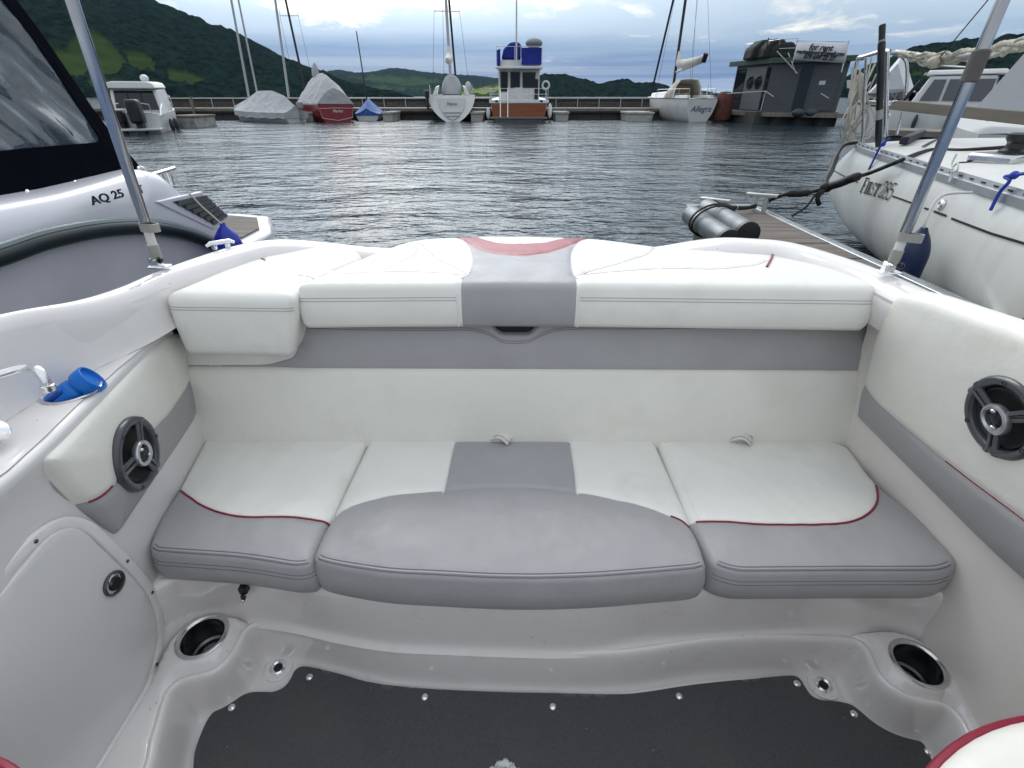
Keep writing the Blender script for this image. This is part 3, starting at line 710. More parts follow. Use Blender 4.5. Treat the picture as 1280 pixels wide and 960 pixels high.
def speaker(pd, fr, cpx, rad, rot, lift):
    u, v = fr.px(*cpx); N = fr.N; c = fr.to3(u, v, lift)
    a0 = fr.U; b0 = fr.N.cross(fr.U)
    def pt(r_, a, h): return c + (a0 * math.cos(a) + b0 * math.sin(a)) * r_ + N * h
    s_ = rad
    sp_ = MB().lathe([(s_, -.012), (s_, .001), (s_ * .985, .006), (s_ * .93, .010), (s_ * .86, .0105), (s_ * .79, .008), (s_ * .77, .004), (s_ * .755, -.004), (s_ * .74, -.010)], c, N, 64).build('speaker', DGR, boat, ang=50)
    MB().lathe([(s_ * .76, -.006), (s_ * .72, .0005), (s_ * .67, .002), (s_ * .62, -.003), (s_ * .3, -.014), (0, -.016)], c, N, 56).build('cone', CONE, sp_)
    for k in range(3):
        a = rot + k * 2 * math.pi / 3; m_ = MB()
        w0, w1 = .13, .24
        for sg in (-1, 1):
            m_.prism([pt(s_ * .22, a + sg * .62, .012), pt(s_ * .55, a + sg * .24, .010), pt(s_ * .80, a + sg * .19, .0085), pt(s_ * .97, a + sg * .22, .0105), pt(s_ * .97, a + sg * .07, .0115), pt(s_ * .80, a + sg * .055, .0095), pt(s_ * .25, a + sg * .10, .013)], -N * .006)
        m_.prism([pt(s_ * .3, a + .06, .008), pt(s_ * .85, a + .05, .007), pt(s_ * .85, a - .05, .007), pt(s_ * .3, a - .06, .008)], -N * .004)
        m_.build('spoke', DGR, sp_, bevel=.0012)
    for k in range(3):
        a = rot + 1.05 + k * 2 * math.pi / 3
        MB().lathe([(.0045, .0), (.0045, .001), (.003, .0), (0, -.001)], pt(s_ * .88, a, .0105), N, 12).build('screw', BLK, sp_)
    e = a0 * math.cos(rot + .5) + b0 * math.sin(rot + .5)
    tw = MB()
    ring = []
    for rr, hh in ((.34, .006), (.355, .012), (.335, .017), (.28, .019), (.235, .016), (.23, .008)):
        ring.append([c + N * hh + (a0 * math.cos(t) + b0 * math.sin(t)) * s_ * (rr + (.05 * max(0, math.cos(t - rot - .5)) ** 3 if rr > .25 else 0)) for t in np.linspace(0, 2 * math.pi, 49)[:-1]])
    tw.grid(ring, closed=True).build('tweeter_ring', SILV, sp_)
    d = MB().lathe([(s_ * .24, .007), (s_ * .17, .013), (s_ * .08, .016), (0, .017)], c, N, 28).build('tweeter_dome', BLK, sp_)
    for t in (rot + .3, rot + 3.2):
        MB().ball(pt(s_ * .2, t, .017), (.0055, .0055, .004), 12, 8).build('tweeter_post', SILV, sp_)
speaker(lp_, lfrm, (163, 568), .086, 2.0, .012)
speaker(rp_, rfrm, (1264, 521), .080, 0.2, .014)

# =================================================================== snap-in carpet
cpt = thing('boat_carpet', 'charcoal cockpit carpet with steel snap studs along its edge', 'carpet', tuple(R(0, .2, ZF)))
cpx = [(241, 960), (243, 940), (248, 924), (258, 901), (266, 890), (280, 882), (296, 872), (312, 865), (328, 864), (342, 864), (355, 858), (363, 848), (368, 838), (375, 833), (386, 833), (430, 843), (458, 851), (517, 859), (615, 864), (700, 866), (760, 867), (792, 866), (868, 855), (950, 847), (986, 844), (996, 845), (1002, 850), (1008, 860), (1015, 869), (1026, 874), (1048, 876), (1066, 881), (1082, 893), (1098, 904), (1116, 914), (1140, 920), (1155, 926), (1166, 935), (1175, 948), (1186, 965), (1200, 995)]
mfr = Frame(R(0, .2, ZF + .0095), X, Z)
muv = [tuple(q) for q in catmull(mfr.pxs(cpx), 3)]
muv += [(muv[-1][0] + .01, -.7), (muv[0][0] - .02, -.7)]
sockc = mfr.px(630, 985)
sock = [(sockc[0] + (.050 + .003 * math.sin(5 * t) + .0025 * math.sin(17 * t + 1) + .0015 * math.sin(41 * t)) * math.cos(t), sockc[1] + (.050 + .003 * math.sin(5 * t) + .0025 * math.sin(17 * t + 1) + .0015 * math.sin(41 * t)) * math.sin(t)) for t in np.linspace(0, 2 * math.pi, 91)[:-1]]
CARP = mat('carpet', (.072, .073, .077), .95, spec=.15, bump=[(700, .55, .002), (60, .15, .003)], var=(260, .16), dirt=(5, .50, .8, (.10, .095, .09), .6), sheen=.25, specks=(34, .05, .80, (.30, .28, .25), .8))
def cwave(u, v): return .0012 * mnoise.noise(V((u * 5, v * 5, 3)))
pd = pad('mat_pile', mfr, muv, [CARP], r=.003, puff=0, thick=.006, step=.022, parent=cpt, bulge=.0, holes=[sock], hx=cwave)
for q in ((290, 885), (387, 847), (531, 872), (691, 884), (849, 871), (996, 855), (1067, 893), (1160, 940)):
    u, v = mfr.px(*q); MB().lathe([(.0088, -.002), (.009, .0014), (.0075, .004), (.004, .0054), (0, .0058)], mfr.to3(u, v, .0005), Z, 20).build('snap_stud', CHR, cpt)
so = mfr.to3(sockc[0], sockc[1], -.0055)
o = MB().lathe([(.060, 0), (.060, .0012), (.036, .0014), (.033, .004), (.030, .004), (.028, -.004), (0, -.004)], so, Z, 40).build('table_socket', mat('socket_plastic', (.09, .07, .08), .45), boat)
MB().lathe([(.056, .0015), (.045, .0028), (.037, .0018)], so, Z, 60).build('socket_sealant', mat('sealant', (.62, .64, .63), .7, bump=(120, .6, .003), dirt=(60, .5, .6, (.2, .19, .18), .7)), o)

# =================================================================== swivel seats peeking into the frame
def fit_circle(a, b, c):
    A = np.array([[2 * (b[0] - a[0]), 2 * (b[1] - a[1])], [2 * (c[0] - a[0]), 2 * (c[1] - a[1])]]); bb = np.array([b[0]**2 + b[1]**2 - a[0]**2 - a[1]**2, c[0]**2 + c[1]**2 - a[0]**2 - a[1]**2])
    s_ = np.linalg.solve(A, bb); return s_, math.hypot(s_[0] - a[0], s_[1] - a[1])
zs = -.80
cf = Frame(R(.7, 0, zs), X, Z)
k3 = [cf.px(*q) for q in ((1172, 960), (1212, 922), (1284, 893))]
cc_, rr_ = fit_circle(*k3)
sw = thing('swivel_seat', 'round white seat cushion with red piping poking into the bottom right corner', 'seat', tuple(R(.7, 0, ZF)))
pc = [(cc_[0] + rr_ * math.cos(t), cc_[1] + rr_ * math.sin(t)) for t in np.linspace(0, 2 * math.pi, 90)[:-1]]
pd = pad('seat_pad', cf, pc, [VWT], r=.03, puff=.02, L=.08, thick=.10, step=.02, parent=sw, wrinkle=.003, seed=44)
MB().tube([cf.to3(q[0], q[1], -.026) for q in pc], .008, 8, closed=True).build('piping', RED, pd.ob)
cw = cf.to3(cc_[0], cc_[1], -.1)
MB().lathe([(.05, 0), (.05, cw.z - (CZ + ZF) - .02), (.12, cw.z - (CZ + ZF) - .005), (.12, cw.z - (CZ + ZF))], cw, -Z, 24).build('pedestal', STEEL, sw)
zs = -.72
cf = Frame(R(-.7, 0, zs), X, Z)
k3 = [cf.px(*q) for q in ((-14, 946), (3, 956), (14, 967))]
cc_, rr_ = fit_circle(*k3); d_ = np.array(k3[1]) - cc_; rr_ = .22; cc_ = np.array(k3[1]) - d_ / np.linalg.norm(d_) * rr_
sw = thing('swivel_seat', 'cream seat cushion edge with dark red piping at the very bottom left corner', 'seat', tuple(R(-.6, 0, ZF)))
pc = [(cc_[0] + rr_ * math.cos(t), cc_[1] + rr_ * math.sin(t)) for t in np.linspace(0, 2 * math.pi, 90)[:-1]]
pd = pad('seat_pad', cf, pc, [VW], r=.03, puff=.02, L=.08, thick=.10, step=.02, parent=sw, seed=45)
MB().tube([cf.to3(q[0], q[1], -.022) for q in pc], .007, 8, closed=True).build('piping', RED, pd.ob)
cw = cf.to3(cc_[0], cc_[1], -.1)
MB().lathe([(.05, 0), (.05, cw.z - (CZ + ZF) - .02), (.12, cw.z - (CZ + ZF) - .005), (.12, cw.z - (CZ + ZF))], cw, -Z, 24).build('pedestal', STEEL, sw)

# =================================================================== canopy poles on deck hinges
def pole(label, base, topp, bpx, tpx, slide, cuff, outw, dark=False):
    # base: px of the hinge ; topp: px + depth of the upper end
    b = pz(*base, -.385)
    tdir = ray(*tpx); t = b.y / tdir.y * 1.02; T = CAM + tdir * t; T = b + (T - b) * 1.5
    th = thing('canopy_pole', label, 'canopy pole', tuple(b), 'steel canopy poles on the deck rim')
    ax = (T - b).normalized()
    hb = MB().box(b + V((0, 0, -.004)), (.052, .028, .006)).box(b + V((-.006, 0, .008)), (.026, .020, .02)).build('deck_hinge', CHR, th, bevel=.003)
    MB().tube([b + V((-.008, -.016, .016)), b + V((-.008, .016, .016))], .0045, 10).build('hinge_pin', STEEL, hb)
    MB().lathe([(0, 0), (.0075, .0), (.0085, .004), (.0075, .008), (.003, .010)], b + V((.014, -.008, .014)), V((.3, -1, .3)), 16).build('hinge_screw', BLK, hb)
    MB().tube([b + ax * .012, b + ax * .02, b + ax * .052], [.008, .0125, .0135], 14).build('pole_end', NYL if outw > 0 else NYLW, th)
    MB().tube([b + ax * .05, b + ax * slide], .0108, 16).build('inner_tube', NYLW, th)
    MB().tube([b + ax * (slide - .002), T], .0125, 18).build('tube', TUBE, th)
    side = V((outw, -.45, .0)).normalized(); side = (side - ax * side.dot(ax)).normalized(); up = ax.cross(side)
    ck = b + ax * slide; m_ = MB()
    loop = []
    for t in np.linspace(0, 2 * math.pi, 29)[:-1]:
        k = max(0, math.cos(t)); loop.append(ck + side * (.0155 * math.cos(t) + .024 * (1 if math.cos(t) > 0 else 0) * min(1, k * 3)) + up * .0155 * math.sin(t))
    m_.grid([[p - ax * .010 for p in loop], [p + ax * .010 for p in loop], [ck + (p - ck) * .86 + ax * .010 for p in loop], [ck + (p - ck) * .86 - ax * .010 for p in loop], [p - ax * .010 for p in loop]], closed=True)
    m_.build('slide_clamp', NYL, th, ang=50)
    return th, b, ax
pole('slim steel canopy pole on the left deck rim, in front of the neighbouring black canopy', (199, 331), None, None, (80, -30), .098, None, 1)
th, b, ax = pole('slim steel canopy pole with dark sleeve on the right deck rim before the sailboat', (1112, 338), None, None, (1258, -10), .085, None, .6)
# grey webbing sleeve on the right pole
def at_px(b, ax, py):
    best = min(np.linspace(0, 2.5, 800), key=lambda t: abs(proj(b + ax * t)[1] - py)); return b + ax * float(best)
MB().tube([at_px(b, ax, 104), at_px(b, ax, 102), at_px(b, ax, 64), at_px(b, ax, 61)], [.0135, .0165, .0165, .0135], 16).build('webbing_sleeve', mat('webbing_dark', (.10, .095, .09), .8, bump=(200, .2, .002)), th)
# deck cleat on the left rim
c = pz(276, 307, -.385)
o = MB().tube([c + V((-.030, -.024, .004)), c + V((-.02, -.016, .010)), c + V((.02, .016, .010)), c + V((.030, .024, .004))], [.004, .0065, .0065, .004], 12).build('deck_cleat', CHR, boat)
for sg in (-1, 1): MB().box(c + V((.014 * sg, .011 * sg, .0)), (.012, .012, .018)).build('cleat_foot', CHR, o, bevel=.002)

# unseen forward bulkhead of the cockpit, added to block low light from behind the camera
MB().grid([[R(x_, y_, z_) for x_ in (-1.0, -.5, .0, .5, 1.02)] for y_, z_ in ((-.72, -1.28), (-.74, -.75), (-.74, -.62), (-.85, -.58), (-1.1, -.56))]).build('unseen_bulkhead', mat('bulkhead_grey', (.34, .33, .32), .5), boat)
# =================================================================== HILLS
def hill(name, ridge, dr, ds, rough, tree, cols, rows, m, meadows=(), prof=.85, seed=0, lump=90.):
    rd = [ray(*q) for q in ridge]; az = np.array([math.atan2(d.x, d.y) for d in rd]); te = np.array([d.z / math.hypot(d.x, d.y) for d in rd])
    o = np.argsort(az); az, te = az[o], te[o]
    aa = np.linspace(az[0], az[-1], cols); tt = np.interp(aa, az, te)
    tt = np.convolve(np.r_[[tt[0]] * 3, tt, [tt[-1]] * 3], np.ones(7) / 7, 'valid')
    vs = []; fs = []; md = []
    ss = list(np.linspace(0, 1, rows)) + [1.08, 1.2, 1.4]
    for j, s in enumerate(ss):
        for a, t in zip(aa, tt):
            d = ds + (dr - ds) * s; H = CZ + t * dr
            H = max(H, -2)
            k = s ** prof if s <= 1 else 1 - (s - 1) * 1.2
            x, y = math.sin(a) * d, math.cos(a) * d
            z = H * k - (1.5 if s == 0 else 0)
            if s > 0:
                q = V((x / lump, y / lump, seed)); z += rough * mnoise.fractal(q, 1.0, 2.1, 4) * min(1, s * 3) * min(1, H / 30) * (1 - .75 * max(0, s - .6) / .4 if s <= 1 else .25)
                g = 0
            px, py = proj(V((x, y, max(z, 0))))
            w = 0
            if meadows:
                jx = 5 * mnoise.noise(V((px * .12, py * .2, seed + 5))); jy = 3 * mnoise.noise(V((px * .1, py * .2, seed + 9)))
                for poly in meadows:
                    if inpoly([(px + jx, py + jy)], poly)[0]: w = 1
            n1 = mnoise.noise(V((x / (tree * 1.6), y / (tree * 1.6), seed + 2)))
            if s > 0: z += (tree * (.55 + .55 * n1) * (0 if w else 1)) * min(1, H / (tree * 1.5))
            vs.append((x, y, z)); md.append(w)
    n = cols
    for i in range(len(ss) - 1):
        for k in range(n - 1): fs.append((i * n + k, i * n + k + 1, (i + 1) * n + k + 1, (i + 1) * n + k))
    mb = MB(); mb.add(vs, fs); o = mb.build(name, m, None, smooth=True, fix=False, ang=180); o['kind'] = 'structure'
    at = o.data.attributes.new('meadow', 'FLOAT', 'POINT'); at.data.foreach_set('value', [float(q) for q in md])
    return o
def forest(name, dark, mid, mead, scale):
    def ex(nt, b, tc):
        N, Lk = nt.nodes, nt.links
        a = N.new('ShaderNodeAttribute'); a.attribute_name = 'meadow'
        t1 = N.new('ShaderNodeTexNoise'); t1.inputs['Scale'].default_value = scale; t1.inputs['Detail'].default_value = 5
        Lk.new(tc.outputs['Object'], t1.inputs['Vector'])
        r = N.new('ShaderNodeValToRGB'); e = r.color_ramp.elements; e[0].position = .38; e[0].color = dark + (1,); e[1].position = .66; e[1].color = mid + (1,)
        vt = N.new('ShaderNodeTexVoronoi'); vt.inputs['Scale'].default_value = scale * 4.2; Lk.new(tc.outputs['Object'], vt.inputs['Vector'])
        sv = N.new('ShaderNodeSeparateColor'); Lk.new(vt.outputs['Color'], sv.inputs[0])
        ad = N.new('ShaderNodeMath'); ad.operation = 'MULTIPLY_ADD'; ad.inputs[1].default_value = .22; Lk.new(sv.outputs[0], ad.inputs[0]); Lk.new(t1.outputs['Fac'], ad.inputs[2])
        ad2 = N.new('ShaderNodeMath'); ad2.operation = 'MULTIPLY_ADD'; ad2.inputs[1].default_value = -.16; Lk.new(vt.outputs['Distance'], ad2.inputs[0]); Lk.new(ad.outputs[0], ad2.inputs[2])
        Lk.new(ad2.outputs[0], r.inputs[0])
        bp = N.new('ShaderNodeBump'); bp.inputs['Strength'].default_value = 1; bp.inputs['Distance'].default_value = -.10 / scale; Lk.new(vt.outputs['Distance'], bp.inputs['Height']); Lk.new(bp.outputs[0], b.inputs['Normal'])
        t2 = N.new('ShaderNodeTexNoise'); t2.inputs['Scale'].default_value = scale * .35; t2.inputs['Detail'].default_value = 6; Lk.new(tc.outputs['Object'], t2.inputs['Vector'])
        r2 = N.new('ShaderNodeValToRGB'); e = r2.color_ramp.elements; e[0].position = .35; e[0].color = tuple(q * .7 for q in mead) + (1,); e[1].position = .65; e[1].color = mead + (1,)
        Lk.new(t2.outputs['Fac'], r2.inputs[0])
        mx = N.new('ShaderNodeMix'); mx.data_type = 'RGBA'; Lk.new(a.outputs['Fac'], mx.inputs[0]); Lk.new(r.outputs[0], mx.inputs[6]); Lk.new(r2.outputs[0], mx.inputs[7])
        Lk.new(mx.outputs[2], b.inputs['Base Color'])
    return mat(name, dark, 1.0, spec=0, extra=ex)
FO1 = forest('forest_dark', (.002, .008, .009), (.012, .026, .020), (.034, .060, .020), .05)
hill('wooded_mountain', [(-420, -330), (-260, -190), (-120, -95), (0, -52), (60, -36), (120, -18), (165, -7), (190, 2), (215, 12), (228, 17), (240, 22), (249, 22), (262, 33), (276, 33), (290, 38), (320, 55), (345, 68), (372, 80), (400, 92), (430, 103), (470, 113), (520, 121)], 2000, 900, 16, 7, 460, 150, FO1,
     [[(62, 58), (80, 66), (104, 34), (124, 42), (146, 60), (158, 80), (150, 92), (128, 97), (110, 92), (96, 100), (80, 90), (70, 76)], [(158, 66), (176, 66), (192, 76), (194, 90), (176, 89), (160, 82)], [(208, 87), (236, 92), (258, 102), (244, 107), (216, 104)], [(168, 104), (200, 103), (206, 112), (188, 119), (166, 117)], [(110, 101), (140, 100), (160, 106), (150, 112), (118, 112)]], seed=2)
FO2 = forest('forest_far', (.008, .022, .022), (.018, .036, .028), (.045, .080, .040), .02)
hill('far_hills', [(330, 112), (380, 100), (405, 92), (416, 90.5), (425, 89), (440, 91.5), (455, 92), (470, 91), (485, 88), (502, 87), (520, 90), (530, 91.5), (560, 94), (590, 96), (620, 99), (650, 104), (700, 113), (740, 119)], 5200, 3000, 40, 14, 260, 60, FO2,
     [[(430, 97), (470, 95), (520, 97), (560, 103), (520, 108), (470, 104)], [(440, 107), (500, 109), (540, 112), (480, 114)], [(520, 113), (580, 108), (620, 108), (600, 116), (540, 118)]], seed=4, lump=300)
FO3 = forest('field_painted_sun', (.03, .05, .02), (.06, .09, .03), (.22, .27, .07), .03)  # sunlight on these fields is put into their brighter base colour
hill('sunny_field_slope', [(545, 120.5), (575, 116), (600, 110.5), (620, 106), (636, 101), (655, 97), (690, 100), (720, 110), (760, 119)], 2700, 2000, 12, 8, 150, 50, FO3, [[(555, 119), (580, 115), (610, 109), (640, 104), (640, 112), (610, 118), (570, 120)]], seed=6)
hill('wooded_ridge', [(630, 114), (648, 103), (660, 98.5), (675, 96.5), (690, 96), (705, 96), (716, 99), (728, 102), (735, 102.5), (745, 106), (750, 107.5), (760, 105), (775, 102.5), (785, 103), (795, 107), (806, 106), (815, 106.5), (825, 107), (832, 110), (842, 113), (860, 114), (880, 116), (910, 119), (960, 120.5)], 1700, 1300, 8, 11, 330, 40, FO1, seed=8)
hill('wooded_hill', [(980, 119), (1020, 114), (1060, 100), (1100, 82), (1125, 70), (1140, 63.5), (1150, 62), (1172, 58), (1190, 57), (1210, 52), (1222, 54), (1235, 54.5), (1250, 50), (1265, 48), (1280, 47), (1340, 36), (1440, 20), (1560, 10), (1700, 10)], 1300, 700, 14, 9, 330, 90, FO1, [[(1110, 96), (1150, 92), (1180, 96), (1150, 101)]], seed=12)

# far houses on the shore
HW = mat('house_wall', (.62, .58, .52), .8, var=(1, .05)); HR = mat('house_roof', (.16, .075, .05), .8, var=(1, .15)); HWIN = mat('house_window', (.03, .035, .04), .2)
def house(px, py, Y, w, h, rot, label, group):
    c = pY(px, py, Y); t = thing('house', label, 'house', (0, 0, 0), group)
    b = MB(); d = w * .8; b.box((0, 0, h / 2), (w, d, h)); b.prism([(-w / 2, -d / 2, h), (w / 2, -d / 2, h), (0, -d / 2, h + w * .38)], (0, d, 0)); b.build('wall', HW, t)
    b = MB()
    for sg in (-1, 1):
        b.prism([(sg * (w / 2 + .6), -d / 2 - .6, h - .4), (0, -d / 2 - .6, h + w * .38 + .15), (0, -d / 2 - .6, h + w * .38 + .5), (sg * (w / 2 + .6), -d / 2 - .6, h - .05)], (0, d + 1.2, 0))
    b.build('roof', HR, t)
    for k in (-.28, 0, .28): MB().box((k * w, -d / 2 - .03, h * .6), (w * .13, .08, h * .3)).build('window', HWIN, t, smooth=False)
    t.location = c; t.rotation_euler = (0, 0, rot)
for i, (x_, y_, Y_) in enumerate(((206, 120.5, 890), (216, 120.6, 900), (228, 119.6, 930), (246, 120.6, 890), (262, 120.2, 905), (285, 120.4, 890), (296, 119.8, 930))):
    house(x_, y_, Y_, 10 + 2 * (i % 3), 6 + (i % 2) * 1.5, .5 * i, 'small pale house with brown roof on the shore under the wooded mountain', 'houses on the mountain shore')
for i, (x_, y_, Y_) in enumerate(((592, 116, 2000), (606, 114.5, 2050), (616, 115.5, 1990), (628, 113, 2100))):
    house(x_, y_, Y_, 16, 9, .6 * i, 'tiny house among the bright green fields left of the wooden boat', 'houses in the bright fields')

# =================================================================== FAR JETTY
WOODG = mat('weathered_wood', (.17, .155, .135), .85, var=(6, .25, (.3, 4, 4)), bump=(20, .3, .01, (.3, 4, 4)), dirt=(3, .5, .8, (.08, .075, .065), .8))
WOODD = mat('dark_wood', (.045, .038, .030), .85, var=(4, .3, (3, 1, .4)), bump=(20, .3, .01))
GALV = mat('galvanised', (.42, .44, .45), .38, .8, var=(5, .12), rvar=(7, .12))
CONC = mat('pale_concrete', (.36, .36, .34), .8, var=(3, .15), dirt=(2.5, .45, .7, (.14, .14, .11), .8))
RAILM = mat('rail_paint', (.40, .42, .42), .5)
jt = thing('jetty', 'long floating jetty with pale handrail and dark plank screen across the harbour', 'jetty', (-7, 39.5, 0))
JX0, JX1, JY = -31, 21, 39.5
b = MB()
x_ = JX0
while x_ < JX1:
    w_ = random.uniform(.17, .19); b.box((x_ + w_ / 2, JY + 1.2, .66 + random.uniform(-.004, .004)), (w_ - .012, 2.5, .045)); x_ += w_
b.build('deck', WOODG, jt, smooth=False)
b = MB(); b.box(((JX0 + JX1) / 2, JY, .575), (JX1 - JX0, .09, .13)); b.build('edge_beam', WOODG, jt)
b = MB(); b.box(((JX0 + JX1) / 2, JY + .06, .44), (JX1 - JX0, .06, .10)).build('fender_beam', WOODD, jt)
k = 0; x_ = JX0 + .5
while x_ < JX1:
    MB().box((x_, JY + .7, .25), (1.7, .9, .62)).build('float', mat('float_dark', (.05, .05, .048), .8) if k == 0 else bpy.data.materials['float_dark'], jt, bevel=.03); k = 1; x_ += 1.72
b = MB()
for i, z_ in enumerate((.79, .93, 1.07, 1.20)): b.box(((JX0 + JX1) / 2, JY + 2.35, z_ + .0), (JX1 - JX0, .04, .135))
b.build('plank_screen', WOODD, jt)
MB().box(((JX0 + JX1) / 2, JY + 2.30, 1.30), (JX1 - JX0, .10, .07)).build('handrail', RAILM, jt, bevel=.01)
x_ = JX0 + .3
while x_ < JX1: MB().box((x_, JY + 2.28, .98), (.05, .05, .60)).build('rail_post', RAILM, jt); x_ += 1.62
def mooring_float(x0, x1, Y0, len_, label, h=.52):
    a = pY(x0, 145, Y0).x; c = pY(x1, 145, Y0).x; t = thing('mooring_pontoon', label, 'pontoon', ((a + c) / 2, Y0, 0), 'short pontoon ends along the jetty')
    MB().prism([((a + (c - a) * .06), Y0, -.3), (c - (c - a) * .06, Y0, -.3), (c - .02, Y0, h - .1), (a + .02, Y0, h - .1)], (0, len_, 0)).build('body', CONC, t, bevel=.02)
    MB().box(((a + c) / 2, Y0 + len_ / 2 - .02, h - .04), (c - a + .08, len_ + .08, .12)).build('top_slab', CONC, t, bevel=.02)
    for sg in (-1, 1): MB().tube([((a + c) / 2 + sg * (c - a) * .3, Y0 + .3, h), ((a + c) / 2 + sg * (c - a) * .3, Y0 + .3, h + .12)], .03, 8).build('bollard', GALV, t)
for x0, x1, Y0, l, s_ in ((478, 490, 36.6, 2.8, 'small pale pontoon end right of the blue covered boat'), (588, 604, 36.5, 2.9, 'small pale pontoon end between the sailboat stern and the wooden motor yacht'), (694, 711, 36.8, 2.6, 'small pale pontoon end just right of the wooden motor yacht'), (787, 817, 36.2, 3.2, 'wide pale pontoon end left of the sailboat with the raised spray hood'), (379, 391, 36.4, 2.9, 'narrow pale pontoon end between the grey covered boat and the red boat')):
    mooring_float(x0, x1, Y0, l, s_)
# left pontoon with its edge near the white cruiser
pt = thing('mooring_pontoon', 'grey pontoon box with a white fender right of the white cruiser', 'pontoon', (pz(228, 158, -1.45).x, 29, 0), 'short pontoon ends along the jetty')
a = pY(213, 150, 29).x; c = pY(244, 150, 29).x
MB().box(((a + c) / 2, 30, .1), (c - a, 2, .75)).build('body', CONC, pt, bevel=.03)
MB().box(((a + c) / 2, 30, .52), (c - a + .1, 2.1, .10)).build('top_slab', WOODG, pt, bevel=.02)
MB().ball((a + .05, 28.8, .22), (.2, .28, .17), 16, 10).build('fender', mat('fender_white', (.68, .68, .66), .45), pt)
pst = thing('mooring_post', 'slanting timber mooring post on the jetty right of the white cruiser', 'post', tuple(pY(243, 140, 39.3)))
MB().tube([pY(243, 142, 39.3), pY(238, 121, 39.3)], .09, 8).build('timber', WOODG, pst)

# =================================================================== BOAT BUILDING HELPERS (local: stern at y = 0 towards the viewer, bow towards +y, water z = 0)
def hull_rings(L, B, H, draft=.35, tw=.85, rise=.22, n=16, m=9, flare=.62, rake=.0, xm=.42):
    rings = []
    for i in range(n + 1):
        t = i / n
        f = tw + (1 - tw) * math.sin(min(1, t / xm) * math.pi / 2) if t < xm else max(0, 1 - ((t - xm) / (1 - xm)) ** 2.3)
        bb = max(.02, B / 2 * f); sh = H * (1 + rise * t * t); kd = draft * (1 - .6 * t ** 3)
        ring = []
        for k in range(-m, m + 1):
            a = abs(k) / m; ang = a * math.pi / 2
            x = bb * math.sin(ang) ** flare * (1 if k > 0 else -1) if k else 0
            z = -kd + (sh + kd) * (1 - math.cos(ang)) ** .85
            y = t * L + (z / max(.1, H)) * (rake * (1 - t) + .10 * L * t ** 4 * .5)
            ring.append(V((x, y, z)))
        rings.append(ring)
    return rings
def add_hull(parent, mats, L, B, H, deckm=None, boot=None, stripe=None, name='hull', deck_in=.06, deck_h=.0, **kw):
    rg = hull_rings(L, B, H, **kw); b = MB(); b.grid(rg); o = b.build(name, mats, parent, ang=60)
    MB().poly(rg[0]).build('transom', mats, parent, smooth=False)
    dk = MB(); dk.grid([[r_[0] * 1, V((r_[0].x * .5, r_[0].y, r_[0].z + deck_h + .03)), V((0, r_[0].y, r_[0].z + deck_h + .05)), V((r_[-1].x * .5, r_[-1].y, r_[-1].z + deck_h + .03)), r_[-1] * 1] for r_ in rg]); dk.build('deck', deckm or mats, parent, ang=60)
    if stripe:
        for sg in (0, -1): MB().tube([r_[sg] + V((.01 * (1 if sg else -1), 0, -.09)) for r_ in rg[:-1]], .03, 6).build('rub_stripe', stripe, parent)
    return rg
WH = mat('boat_white', (.66, .67, .66), .3, var=(1.5, .05), dirt=(1.2, .5, .8, (.42, .42, .38), .4))
WHD = mat('boat_offwhite', (.50, .51, .50), .4, var=(1.5, .06), dirt=(2, .5, .8, (.3, .3, .27), .5))
TARP = mat('grey_tarp', (.40, .41, .43), .7, var=(1.2, .08), bump=[(2.2, .5, .25), (9, .2, .04)], dirt=(1.6, .5, .8, (.28, .28, .27), .5))
TARPB = mat('blue_tarp', (.015, .085, .32), .6, var=(2, .2), bump=[(2.4, .6, .2), (9, .2, .04)])
REDH = mat('red_hull', (.22, .012, .022), .3, coat=.3)
BLU = mat('blue_canvas', (.004, .02, .23), .7, var=(3, .2), bump=(3, .5, .1))
NAVY = mat('navy', (.006, .009, .022), .5)
ALU = mat('mast_aluminium', (.42, .43, .44), .45, .6)
DARKM = mat('mast_dark', (.02, .022, .028), .5)
GLS = mat('dark_window', (.012, .015, .018), .08)
TEAK = mat('varnished_teak', (.22, .065, .016), .28, coat=.4, var=(2.5, .25, (.4, 1, 5)), bump=(8, .15, .01, (.3, 1, 6)))
ROPE = mat('rope_pale', (.46, .44, .38), .85, bump=(300, .5, .002))
ROPEB = mat('rope_black', (.010, .010, .011), .6, bump=(300, .3, .002))
ROPEBL = mat('rope_blue', (.02, .06, .40), .7, bump=(300, .4, .002))
def wires(parent, segs, r=.012, name='stay'):
    for a, b in segs: MB().tube([a, b], r, 5).build(name, DARKM, parent)
def letters(name, text, size, O, U, W, parent, m, depth=.004, align='CENTER', shear=0, bold=0, wide=1):
    cu = bpy.data.curves.new(name, 'FONT'); cu.body = text; cu.size = size; cu.extrude = depth; cu.align_x = align; cu.align_y = 'CENTER'; cu.shear = shear; cu.offset = bold; cu.resolution_u = 4
    ob = bpy.data.objects.new(name, cu); COL.objects.link(ob); dg = bpy.context.evaluated_depsgraph_get(); me = bpy.data.meshes.new_from_object(ob.evaluated_get(dg)); bpy.data.objects.remove(ob)
    U = U.normalized(); W = (W - U * W.dot(U)).normalized(); Nn = U.cross(W); me.transform(M.Diagonal((wide, 1, 1, 1)))
    me.transform(M(((U.x, W.x, Nn.x, O.x), (U.y, W.y, Nn.y, O.y), (U.z, W.z, Nn.z, O.z), (0, 0, 0, 1)))); me.materials.clear(); me.materials.append(m)
    return link(name, me, parent)
INK = mat('lettering_black', (.012, .012, .015), .5)
INKB = mat('lettering_blue', (.03, .035, .12), .5)
